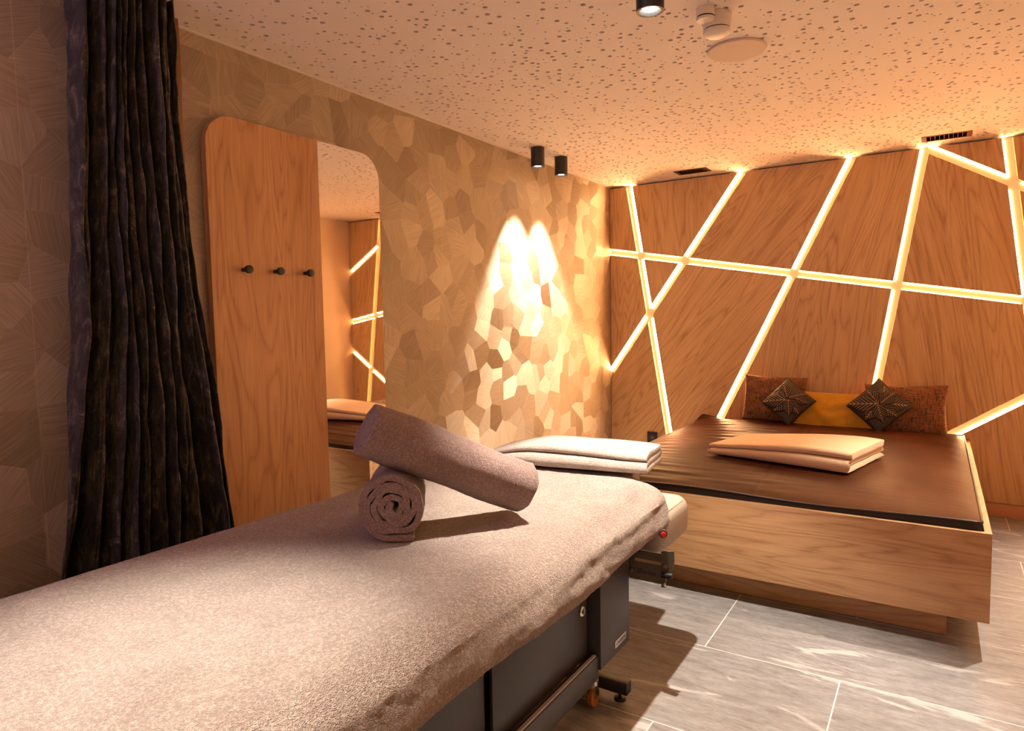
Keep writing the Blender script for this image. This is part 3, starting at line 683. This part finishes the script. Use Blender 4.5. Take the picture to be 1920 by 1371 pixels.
mesh_obj('top_cover', vs, fs, MAT['leather'], t, True)
ring = [mtop(i / 60, 0) for i in range(60)] + [mtop(1, i / 60) for i in range(60)] + [mtop(1 - i / 60, 1) for i in range(60)] + [mtop(0, 1 - i / 60) for i in range(60)]
vs, fs = [], []; n = len(ring)
for zi, (ins, zz) in enumerate(((0.0, None), (0.001, 0.528), (-0.004, 0.515), (0.0, 0.49), (0.004, 0.40), (0.004, 0.268))):
    for k, p in enumerate(ring):
        c = Vector((1.711 - p[0], -1.125 - p[1], 0)).normalized() * (ins + 0.003 * noise.noise(Vector((p[0] * 5, p[1] * 5, zi))) * (zi in (2, 3)))
        vs.append((p[0] + c.x, p[1] + c.y, p[2] if zz is None else zz + (p[2] - 0.533) * (0.8 if zi < 4 else 0)))
for zi in range(5):
    for k in range(n): fs.append((zi * n + k, zi * n + (k + 1) % n, (zi + 1) * n + (k + 1) % n, (zi + 1) * n + k))
fs.append(tuple(range(5 * n, 6 * n)))
mesh_obj('side_band', vs, fs, MAT['dkleather'], t, True)
tube('piping', [(p[0], p[1] - (0.001 if k < 60 else 0), p[2] + 0.001) for k, p in enumerate(ring)] + [ring[0]], 0.0048, MAT['dkleather'], t, 6)

# folded cream blanket on the mattress
def fold_path(wd, layers, dz, step=0.02, slack=0.0):
    """zig-zag folded section: list of (u, w)"""
    pts = []; n = max(2, int(wd / step))
    for l in range(layers):
        us = [wd / 2 - wd * k / n for k in range(n + 1)]
        if l % 2: us = us[::-1]
        short = slack * l
        for u_ in us: pts.append((u_ * (1 - short), l * dz))
        if l < layers - 1:
            s = -1 if l % 2 == 0 else 1; u_e = us[-1] * (1 - short)
            for k in range(1, 5):
                a = pi * k / 5; pts.append((u_e + s * dz / 2 * sin(a), l * dz + dz / 2 * (1 - cos(a))))
    return pts
def blanket():
    ang = atan2(-1.891 + 1.70, 2.12 - 1.40); org = Vector((1.775, -1.50, 0.606)); ca, sa = cos(RAD(-9.5)), sin(RAD(-9.5))
    path = fold_path(0.47, 3, 0.027, 0.02, 0.012)
    def fr(u_, w_, l_):
        k = 1 + 0.04 * sin(l_ * 5)
        u2 = u_ * k; x = l_ * ca - u2 * sa + 0.06 * u_ ; y = l_ * sa + u2 * ca
        sag = -0.004 * (l_ / 0.36) ** 2
        return (org.x + x, org.y + y, org.z + w_ * (1 + 0.35 * sin(l_ * 4 + 0.5)) + sag)
    def dp(q, t_, p): 
        n3 = Vector((noise.noise(q * 7), noise.noise(q * 7 + Vector((5, 1, 2))), noise.noise(q * 6 + Vector((9, 3, 1))) * 0.6)) * 0.006
        q = q + n3
        q.x += (t_ - 0.5) * (0.02 * sin(p.y * 300 + 1.0)) 
        q.z = max(q.z, 0.5925)
        return q
    o = band_cloth('folded_blanket', path, 0.0245, 0.74, 60, fr, MAT['fleece_blanket'], None, dp, 0.004)
    return tag(o, 'cream fleece blanket folded flat in the middle of the brown mattress', 'blanket')
blanket()

# ------------------------------------------------------------------ cushions
def cushion(name, w_, h_, T, mat, mw, label, cat='cushion', group=None, pinch=0.06, n=44, relief=None, wr=0.004, seed=0.0, piping=None):
    vs, fs, att = [], [], []
    nn = n + 1
    for side in (1, -1):
        for j in range(nn):
            for i in range(nn):
                a, b_ = 2 * i / n - 1, 2 * j / n - 1
                e = (1 - a * a) ** 0.5 * (1 - b_ * b_) ** 0.5 if abs(a) < 1 and abs(b_) < 1 else 0.0
                x = a * w_ / 2 * (1 - pinch * (1 - b_ * b_) * abs(a) ** 3); z = b_ * h_ / 2 * (1 - pinch * (1 - a * a) * abs(b_) ** 3)
                hh = 0.0; rd = 0.0
                if relief and side == 1: hh, rd = relief(a, b_)
                ed = min(1, 4 * e)
                y = -side * (T / 2 * e ** 0.72 + hh * ed + wr * e * noise.noise(Vector((x * 14 + seed, z * 14, side * 3.0))) * 2)
                if e == 0: y = 0.004 * noise.noise(Vector((x * 20, z * 20, seed)))
                vs.append((x, y, z)); att.append(rd)
    for side in (0, 1):
        for j in range(n):
            for i in range(n):
                q = side * nn * nn + j * nn + i; f_ = (q, q + 1, q + nn + 1, q + nn); fs.append(f_ if side == 0 else f_[::-1])
    bm = bmesh.new(); lay = bm.verts.layers.float.new('ridge'); bv = [bm.verts.new(v) for v in vs]
    for v, a in zip(bv, att): v[lay] = a
    for q in fs: bm.faces.new([bv[i] for i in q])
    bmesh.ops.remove_doubles(bm, verts=bm.verts, dist=1e-5)
    me = bpy.data.meshes.new(name); bm.to_mesh(me); bm.free(); me.shade_smooth()
    o = link(name, me, mat); o.matrix_world = mw; tag(o, label, cat, group); return o
def mat_at(x, y, z, tilt=0, roll=0, yaw=0):
    return Matrix.Translation((x, y, z)) @ Matrix.Rotation(RAD(yaw), 4, 'Z') @ Matrix.Rotation(RAD(tilt), 4, 'X') @ Matrix.Rotation(RAD(roll), 4, 'Y')
cushion('cushion', 0.45, 0.355, 0.13, MAT['tweed'], mat_at(1.400, -0.125, 0.735, -13, 2, 2), 'brown and orange tweed cushion leaning behind the left leaf cushion', group=None, seed=1, pinch=0.05, wr=0.006)
cushion('cushion', 0.50, 0.345, 0.13, MAT['tweed'], mat_at(2.255, -0.125, 0.705, -13, -1, -2), 'wide brown and orange tweed cushion leaning behind the right leaf cushion', seed=4, pinch=0.05, wr=0.007)
cushion('cushion', 0.56, 0.275, 0.12, MAT['yellow'], mat_at(1.815, -0.135, 0.665, -14, 1, 0), 'plain mustard yellow velvet cushion in the middle of the row', seed=7, pinch=0.03, wr=0.010)
def leaves(cfg):
    def rel(a, b_):
        best = (0.0, 0.18 + 0.25 * (0.5 + 0.5 * sin(a * 34 + 6 * noise.noise(Vector((a * 2, b_ * 2, 1))) + b_ * 12)) * 0.8)
        for k, (cx, cy, ang, ln_, wd, fq) in enumerate(cfg):
            dx, dy = a - cx, b_ - cy; ca, sa = cos(RAD(ang)), sin(RAD(ang)); p = (dx * ca + dy * sa) / ln_; q = (-dx * sa + dy * ca) / wd
            if -0.02 < p < 1:
                wpr = sin(pi * min(1, max(0, p)) ** 0.75) ** 0.8
                if abs(q) < wpr:
                    rib = 0.5 + 0.5 * cos((p - abs(q) * 0.42) * fq * 0.72)
                    mid = math.exp(-(q / 0.06) ** 2)
                    edge = min(1, (wpr - abs(q)) * 6)
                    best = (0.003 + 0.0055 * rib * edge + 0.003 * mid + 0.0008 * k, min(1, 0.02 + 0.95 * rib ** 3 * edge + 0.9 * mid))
        return best
    return rel
cfgL = [(-0.1, 0.1, 150, 0.95, 0.36, 60), (0.0, 0.15, 60, 0.9, 0.36, 66), (-0.1, -0.05, 200, 0.8, 0.34, 55), (0.05, 0.0, 350, 0.95, 0.36, 60), (0.0, -0.05, 265, 0.9, 0.38, 52), (0.3, 0.35, 20, 0.6, 0.26, 50), (-0.05, -0.1, 225, 1.2, 0.40, 60), (0.1, 0.0, 315 + 360, 0.8, 0.28, 50)]
cfgR = [(0.1, 0.15, 130, 0.9, 0.36, 66), (0.1, 0.1, 45, 1.05, 0.42, 70), (0.0, 0.0, 170, 0.9, 0.34, 60), (0.1, 0.0, 10, 0.85, 0.34, 60), (0.0, -0.1, 280, 0.85, 0.34, 56), (0.0, -0.05, 330, 0.85, 0.3, 56), (-0.05, -0.05, 225, 1.2, 0.42, 58), (0.05, 0.1, 90, 0.85, 0.34, 66)]
cushion('leaf_cushion', 0.27, 0.27, 0.10, MAT['leaf'], mat_at(1.525, -0.262, 0.735, -26, 40, 0), 'small dark leaf-relief cushion standing on its corner, left one', 'cushion', 'leaf relief cushions', 0.05, 150, leaves(cfgL), 0.003, 2)
cushion('leaf_cushion', 0.29, 0.29, 0.10, MAT['leaf'], mat_at(2.105, -0.255, 0.735, -24, 43, 0), 'small dark leaf-relief cushion standing on its corner, right one', 'cushion', 'leaf relief cushions', 0.05, 150, leaves(cfgR), 0.003, 5)

# wall socket
t = thing('wall_socket', 'black wall socket low on the oak wall left of the bed', 'socket', (0.385, 0, 0.335))
box('plate', (0.340, -0.010, 0.285), (0.430, -0.0002, 0.385), MAT['black'], t, bev=0.002)
bm = bmesh.new(); add_cyl(bm, (0.385, -0.0105, 0.335), (0.385, -0.013, 0.335), 0.026, n=28); bm_obj('insert_ring', bm, MAT['anthracite'], t, True)
for dx in (-0.010, 0.010): cyl('pin_hole', (0.385 + dx, -0.0128, 0.335), (0.385 + dx, -0.0136, 0.335), 0.003, MAT['black'], t, n=10)
cyl('screw', (0.385, -0.0128, 0.335), (0.385, -0.0142, 0.335), 0.0035, MAT['chrome'], t, n=12)

# ------------------------------------------------------------------ massage table
TBX0, TBX1, TBY0, TBY1 = 0.545, 1.606, -5.25, -2.885
t = thing('massage_table', 'wide anthracite massage table with beige head and arm pads in the foreground', 'massage table', (1.1, -4.15, 0))
T_ = t
box('padded_top', (TBX0 + 0.06, TBY0 + 0.05, 0.635), (TBX1 - 0.07, TBY1 - 0.08, 0.722), MAT['beige'], t, bev=0.045, seg=4)
box('frame', (TBX0 + 0.08, TBY0 + 0.08, 0.575), (TBX1 - 0.10, -3.10, 0.634), MAT['black'], t, bev=0.004)
box('end_box', (TBX0 + 0.16, -3.436, 0.188), (1.500, -3.190, 0.5748), MAT['anthracite'], t, bev=0.003)
box('end_box', (TBX0 + 0.16, -5.00, 0.188), (1.500, -4.76, 0.5748), MAT['anthracite'], t, bev=0.003)
box('lower_rail', (1.462, -4.7595, 0.158), (1.492, -3.4365, 0.240), MAT['anthracite'], t, bev=0.002)
box('rail_trim', (1.478, -4.75, 0.2402), (1.488, -3.45, 0.2462), MAT['grey_plastic'], t)
box('side_panel', (1.452, -4.025, 0.2405), (1.462, -3.462, 0.570), MAT['anthracite'], t, bev=0.002)
box('side_panel', (1.440, -4.75, 0.2405), (1.450, -4.045, 0.570), MAT['anthracite'], t, bev=0.002)
box('back_board', (1.415, -4.75, 0.2405), (1.425, -3.44, 0.570), MAT['black'], t)
lk = lathe('lock', [(0.0, 0), (0.017, 0), (0.018, 0.003), (0.015, 0.006), (0.0105, 0.006), (0.009, 0.002), (0, 0.002)], (0, 0, 0), MAT['chrome'], None, 28)
lk.parent = t; lk.matrix_parent_inverse = Matrix.Translation(-t.location); lk.location = (1.462, -3.50, 0.412); lk.rotation_euler = (0, RAD(90), 0)
o = cyl('lock_core', (1.4632, -3.50, 0.412), (1.4665, -3.50, 0.412), 0.0085, MAT['black'], t, n=16)
# badge on the end box
bd = box('badge', (1.5002, -3.322, 0.214), (1.5022, -3.226, 0.240), MAT['silver'], t, bev=0.0007)
mw = Matrix(((0, 0, 1, 1.5024), (1, 0, 0, -3.274), (0, 1, 0, 0.227), (0, 0, 0, 1)))
text('badge_lettering', 'GHARIENI', 0.0195, 0.0003, MAT['black'], mw, bd, 0.92)
# supports and castor
for y in (-3.36, -4.84):
    for x in (1.430, 0.80):
        cyl('post', (x, y, 0.10), (x, y, 0.1878), 0.017, MAT['grey_plastic'], t, n=6)
        ca = bm_obj('castor', (lambda bm: (add_box(bm, (x - 0.017, y - 0.012, 0.035), (x - 0.012, y + 0.02, 0.086), 0.001, 1), add_box(bm, (x + 0.012, y - 0.012, 0.035), (x + 0.017, y + 0.02, 0.086), 0.001, 1), add_cyl(bm, (x, y, 0.085), (x, y, 0.0998), 0.022, n=24), bm)[-1])(bmesh.new()), MAT['chrome'], t, True)
        cyl('castor_wheel', (x - 0.011, y + 0.004, 0.035), (x + 0.011, y + 0.004, 0.035), 0.033, MAT['wheel'], ca, n=28, bev=0.003)
for x in (1.40, 0.80):
    box('base_bar', (x - 0.03, -4.95, 0.030), (x - 0.005, -3.29, 0.072), MAT['black'], t, bev=0.003)
for y in (-3.300, -4.93):
    box('foot_bar', (0.70, y - 0.022, 0.030 if y > -4 else 0.030), (1.372, y + 0.022, 0.072), MAT['black'], t, bev=0.003) if y < -4 else box('foot_bar', (0.70, -3.288, 0.030), (1.530, -3.246, 0.074), MAT['black'], t, bev=0.004)
    lathe('levelling_foot', [(0, 0.03), (0.006, 0.03), (0.006, 0.014), (0.020, 0.010), (0.022, 0.0), (0, 0)], (1.495 if y > -4 else 1.3, -3.267 if y > -4 else y, 0.0), MAT['black'], t, 20)
    lathe('levelling_foot', [(0, 0.03), (0.006, 0.03), (0.006, 0.014), (0.020, 0.010), (0.022, 0.0), (0, 0)], (0.76, -3.267 if y > -4 else y, 0.0), MAT['black'], t, 20)
# arm pad at the corner and its bracket
def pad(name, lo, hi, bev):
    o = box(name, lo, hi, MAT['beige'], T_, bev=bev, seg=6); return o
ap = pad('arm_pad', (1.300, -3.120, 0.495), (1.607, -2.800, 0.662), 0.052)
tube('seam', [(1.5925, y, 0.6475) for y in np.linspace(-3.06, -2.86, 12)], 0.0012, MAT['grey_plastic'], ap, 6)
hp = pad('head_pad', (0.72, -3.00, 0.495), (1.295, -2.80, 0.640), 0.03)
box('raised_head_flap', (0.84, -2.868, 0.665), (1.385, -2.790, 0.766), MAT['beige'], T_, bev=0.008)
br = prism('bracket', [(1.475, 0.408), (1.612, 0.406), (1.612, 0.470), (1.500, 0.470), (1.500, 0.484), (1.618, 0.484), (1.618, 0.514), (1.475, 0.514)], 'y', -3.136, -3.128, MAT['bracket'], T_, bev=0.0006)
mw = Matrix(((1, 0, 0, 1.545), (0, 0, -1, -3.1364), (0, 1, 0, 0.437), (0, 0, 0, 1)))
text('bracket_lettering', 'Gharieni', 0.024, 0.0003, MAT['black'], mw, br, 0.85, 0.2)
for x, z in ((1.484, 0.434), (1.490, 0.502)): cyl('rivet', (x, -3.1361, z), (x, -3.1415, z), 0.0085, MAT['rivet'], br, r1=0.006, n=18)
fn = prism('fin', [(1.607, 0.398), (1.622, 0.398), (1.628, 0.445), (1.648, 0.470), (1.656, 0.500), (1.654, 0.540), (1.607, 0.530)], 'y', -3.150, -3.142, MAT['bracket'], T_, bev=0.0006)
for x, z in ((1.616, 0.409), (1.624, 0.478)): cyl('rivet', (x, -3.1501, z), (x, -3.156, z), 0.0085, MAT['rivet'], fn, r1=0.006, n=18)
cyl('clamp_knob', (1.612, -3.158, 0.447), (1.655, -3.163, 0.452), 0.0105, MAT['black'], T_, n=20, bev=0.003)
cyl('spindle', (1.425, -3.132, 0.430), (1.474, -3.132, 0.430), 0.011, MAT['grey_plastic'], T_, n=20)
box('bracket_block', (1.40, -3.185, 0.40), (1.475, -3.115, 0.5747), MAT['black'], T_, bev=0.003)
kb = cyl('release_button', (1.575, -3.085, 0.602), (1.618, -3.160, 0.602), 0.0085, MAT['black'], T_, n=18)
cyl('button_ring', (1.6165, -3.157, 0.602), (1.622, -3.167, 0.602), 0.0145, MAT['anthracite'], kb, n=20)
cyl('button_tip', (1.6215, -3.1665, 0.602), (1.626, -3.175, 0.602), 0.0095, MAT['red'], kb, n=20, bev=0.002)

# terry sheet stretched over the table
cxm = (TBX0 + TBX1) / 2
outl = rrect(TBX0, TBY0, TBX1, TBY1, (0.10, 0.10, 0.20, 0.12), 18)
dense = []
for i in range(len(outl)):
    a, b_ = Vector(outl[i]), Vector(outl[(i + 1) % len(outl)]); k = max(1, int((b_ - a).length / 0.014))
    for j in range(k): dense.append(a.lerp(b_, j / k))
nO = len(dense)
def normal2(i):
    d = dense[(i + 1) % nO] - dense[i - 1]; return Vector((d.y, -d.x)).normalized()
nrm = [normal2(i) for i in range(nO)]
rings = []
NT = 46
for k in range(NT): rings.append(('t', k / NT))
RA = 0.11
for k in range(0, 9): rings.append(('a', k / 8))
SK = 14
for k in range(1, SK + 1): rings.append(('s', k / SK))
rings += [('i', 0.0), ('i', 0.5), ('i', 1.0)]
AE = RAD(62)
def RX(i): return 0.06 + 0.10 * min(1, max(0, 0.5 + nrm[i].x))
vs, fs = [], []; ZT = 0.752; SKI = len(rings) - 4
for kind, q in rings:
    for i, p in enumerate(dense):
        medial = Vector((cxm, min(max(p.y, TBY0 + 0.48), TBY1 - 0.48)))
        if kind == 't':
            pin = p - nrm[i] * RX(i); pos = medial.lerp(pin, q); z = ZT - 0.003 * q ** 6
            crown = 0.0
            v = Vector((pos.x, pos.y, z))
            v.z += 0.0035 * fbm((v.x, v.y, 0), 5.0, 3, 2.0) * (1 - 0.3 * q) + 0.0020 * fbm((v.x, v.y, 0), 38, 3, 5.0)
        elif kind == 'i':
            b_ = vs[SKI * nO + i]; nn = nrm[i]; v = Vector((b_[0] - nn.x * (0.008 + 0.002 * q), b_[1] - nn.y * (0.008 + 0.002 * q), b_[2] - 0.001 + 0.02 * q))
        else:
            if kind == 'a':
                a = q * AE; rx = RX(i); off = -rx + rx * sin(a); z = ZT - 0.003 - RA * (1 - cos(a))
            else:
                zt = ZT - 0.003 - RA * (1 - cos(AE)); hem = 0.594 + 0.006 * sin(p.y * 7) - 0.010 * math.exp(-((p.y + 3.85) / 0.3) ** 2) + 0.016 * max(0, min(1, (p.y - TBY1 + 0.25) / 0.2))
                z = zt + (hem - zt) * q
                rx = RX(i); o_0 = -rx * (1 - sin(AE)); off = o_0 + (0.010 - o_0) * q - 0.012 * q ** 5
            nn = nrm[i]; pos = p + nn * off
            v = Vector((pos.x, pos.y, z))
            al = 0.135 * q if kind == 'a' else 0.135 + (zt - hem) * q * 1.1
            if p.x > 1.2 and -4.7 < p.y:
                fy = (p.y + 3.05) / -1.25; am = max(0.0, min(1.0, (fy + 0.12) * 6)) * max(0.0, 1 - fy) ** 0.8
                d0 = 0.115 + 0.085 * fy + 0.010 * sin(p.y * 9)
                bump = 0.75 * am * (0.013 * math.exp(-((al - d0) / 0.022) ** 2) - 0.012 * math.exp(-((al - d0 + 0.050) / 0.026) ** 2) + 0.005 * math.exp(-((al - d0 + 0.105) / 0.02) ** 2))
                ca_ = min(al / 0.135, 1.0) * AE; v.x += nn.x * bump * sin(ca_); v.y += nn.y * bump * sin(ca_); v.z += bump * cos(ca_)
            dd = 0.006 * fbm((v.x * 1.0, v.y * 0.8, v.z * 3), 5.0, 3, 2.0) * (q if kind == 's' else 0.35) + 0.0024 * fbm((v.x, v.y, v.z), 38, 3, 5.0)
            v.x += nn.x * dd; v.y += nn.y * dd
            v.z += 0.0035 * fbm((v.x, v.y, 0), 5.0, 3, 2.0) * 0.7
        vs.append(v)
for k in range(len(rings) - 1):
    for i in range(nO): fs.append((k * nO + i, (k + 1) * nO + i, (k + 1) * nO + (i + 1) % nO, k * nO + (i + 1) % nO))
bm = bmesh.new(); bv = [bm.verts.new(v) for v in vs]
for q in fs: bm.faces.new([bv[i] for i in q])
o = bm_obj('terry_sheet', bm, MAT['terry_sheet'], None, True, recalc=False)
o.data.shade_smooth()
tag(o, 'taupe terry sheet stretched over the whole massage table', 'sheet')

# rolled towels
def spiral(r_out, r_in, turns, step=RAD(14), a0=0.0, lump=0.0, seed=0):
    pts = []; n = int(turns * 2 * pi / step)
    for k in range(n + 1):
        tt = k / n; a = a0 + turns * 2 * pi * tt; rad = r_out + (r_in - r_out) * tt
        rad *= 1 + lump * tt ** 0.5 * noise.noise(Vector((cos(a) * 1.7, sin(a) * 1.7, seed + a * 0.12)))
        pts.append((rad * cos(a), rad * sin(a)))
    return pts
def rolled_towel(name, p0, p1, r_out, label, mat, a0, flip=1, tail=0.0, sq=1.0, seed=0, shear=0.0):
    p0, p1 = Vector(p0), Vector(p1); ax = (p1 - p0).normalized(); side = ax.cross(Vector((0, 0, 1))).normalized(); up = side.cross(ax).normalized()
    if up.z < 0: up = -up; side = -side
    pitch = 0.0185; th = 0.0178
    path = spiral(r_out - th / 2, 0.011, (r_out - th / 2 - 0.011) / pitch, a0=a0, lump=0.34, seed=seed)
    if tail:   # loose end lying flat on the table
        a = Vector(path[0]); d = (Vector(path[0]) - Vector(path[1])).normalized()
        pre = []
        for k in range(1, 7):
            q = a + d * tail * k / 6; q.y = q.y * (1 - k / 6) + (-(r_out - th / 2)) * k / 6; pre.append((q.x, q.y))
        path = pre[::-1] + path
    mid = (p0 + p1) / 2; L = (p1 - p0).length
    def fr(u_, w_, l_): return mid + ax * l_ + side * (u_ * flip) + up * (w_ * sq)
    def dp(q, t_, p):
        rad = p.length; e = min(t_, 1 - t_)
        k = 0.0085 * fbm(q, 5.5, 3, seed) + 0.0014 * fbm(q, 60, 2, seed)
        d = q - (mid + ax * ((t_ - 0.5) * L)); dl = d.length
        if dl > 1e-5: q = q + d / dl * k
        tele = (1 - rad / r_out) * 0.004 * (1 if t_ > 0.5 else -1) + 0.006 * noise.noise(Vector((p.x * 30, p.y * 30, seed))) * (abs(t_ - 0.5) * 2) ** 6
        q = q + ax * tele
        q = q + ax * (shear * w_of(p) * 1.0)
        return q
    def w_of(p): return p.y
    o = band_cloth(name, path, lambda s: th * (1 + 0.0 * s), L, 40, fr, mat, None, dp, 0.0045)
    return tag(o, label, 'towel', 'rolled towels on the massage table')
rolled_towel('rolled_towel', (1.150, -4.045, 0.760 + 0.096), (0.962, -3.795, 0.760 + 0.096), 0.100, 'short mauve rolled towel on the table, coiled end facing the camera', MAT['terry_roll'], RAD(-90), -1, 0.045, 0.97, 3)
rolled_towel('rolled_towel', (1.058, -4.05, 1.077), (1.332, -3.638, 0.846), 0.087, 'long mauve rolled towel leaning across the short one', MAT['terry_roll'], RAD(200), 1, 0.0, 1.0, 8)

# folded towel on the headrest
def folded_towel():
    org = Vector((1.135, -2.915, 0.779)); ang = RAD(7)
    path = fold_path(0.25, 3, 0.026, 0.012, 0.03)
    def fr(u_, w_, l_):
        u2 = u_ * (1 - 0.15 * (l_ / 0.35) ** 2)
        x = l_ * cos(ang) - u2 * sin(ang); y = l_ * sin(ang) + u2 * cos(ang)
        return (org.x + x, org.y + y, org.z + w_ * (1.0 + 0.15 * cos(l_ * 4)))
    def dp(q, t_, p):
        q = q + Vector((noise.noise(q * 6), noise.noise(q * 6 + Vector((4, 4, 4))), 0.5 * noise.noise(q * 8))) * 0.010
        q.z = max(q.z, 0.768)
        k = 1 - 0.45 * max(0, (0.30 - t_) / 0.30) ** 1.2 - 0.30 * max(0, (-p.x - 0.05) / 0.1) * max(0, t_ - 0.4)
        q.z = 0.768 + (q.z - 0.768) * k + 0.008 * sin(pi * t_) * (p.y / 0.05) * sin(pi * min(1, max(0, (p.x + 0.15) / 0.3)))
        return q
    o = band_cloth('folded_towel', path, 0.0235, 0.69, 56, fr, MAT['terry_light'], None, dp, 0.005)
    return tag(o, 'pale folded terry towel lying across the far end of the massage table', 'towel')
folded_towel()
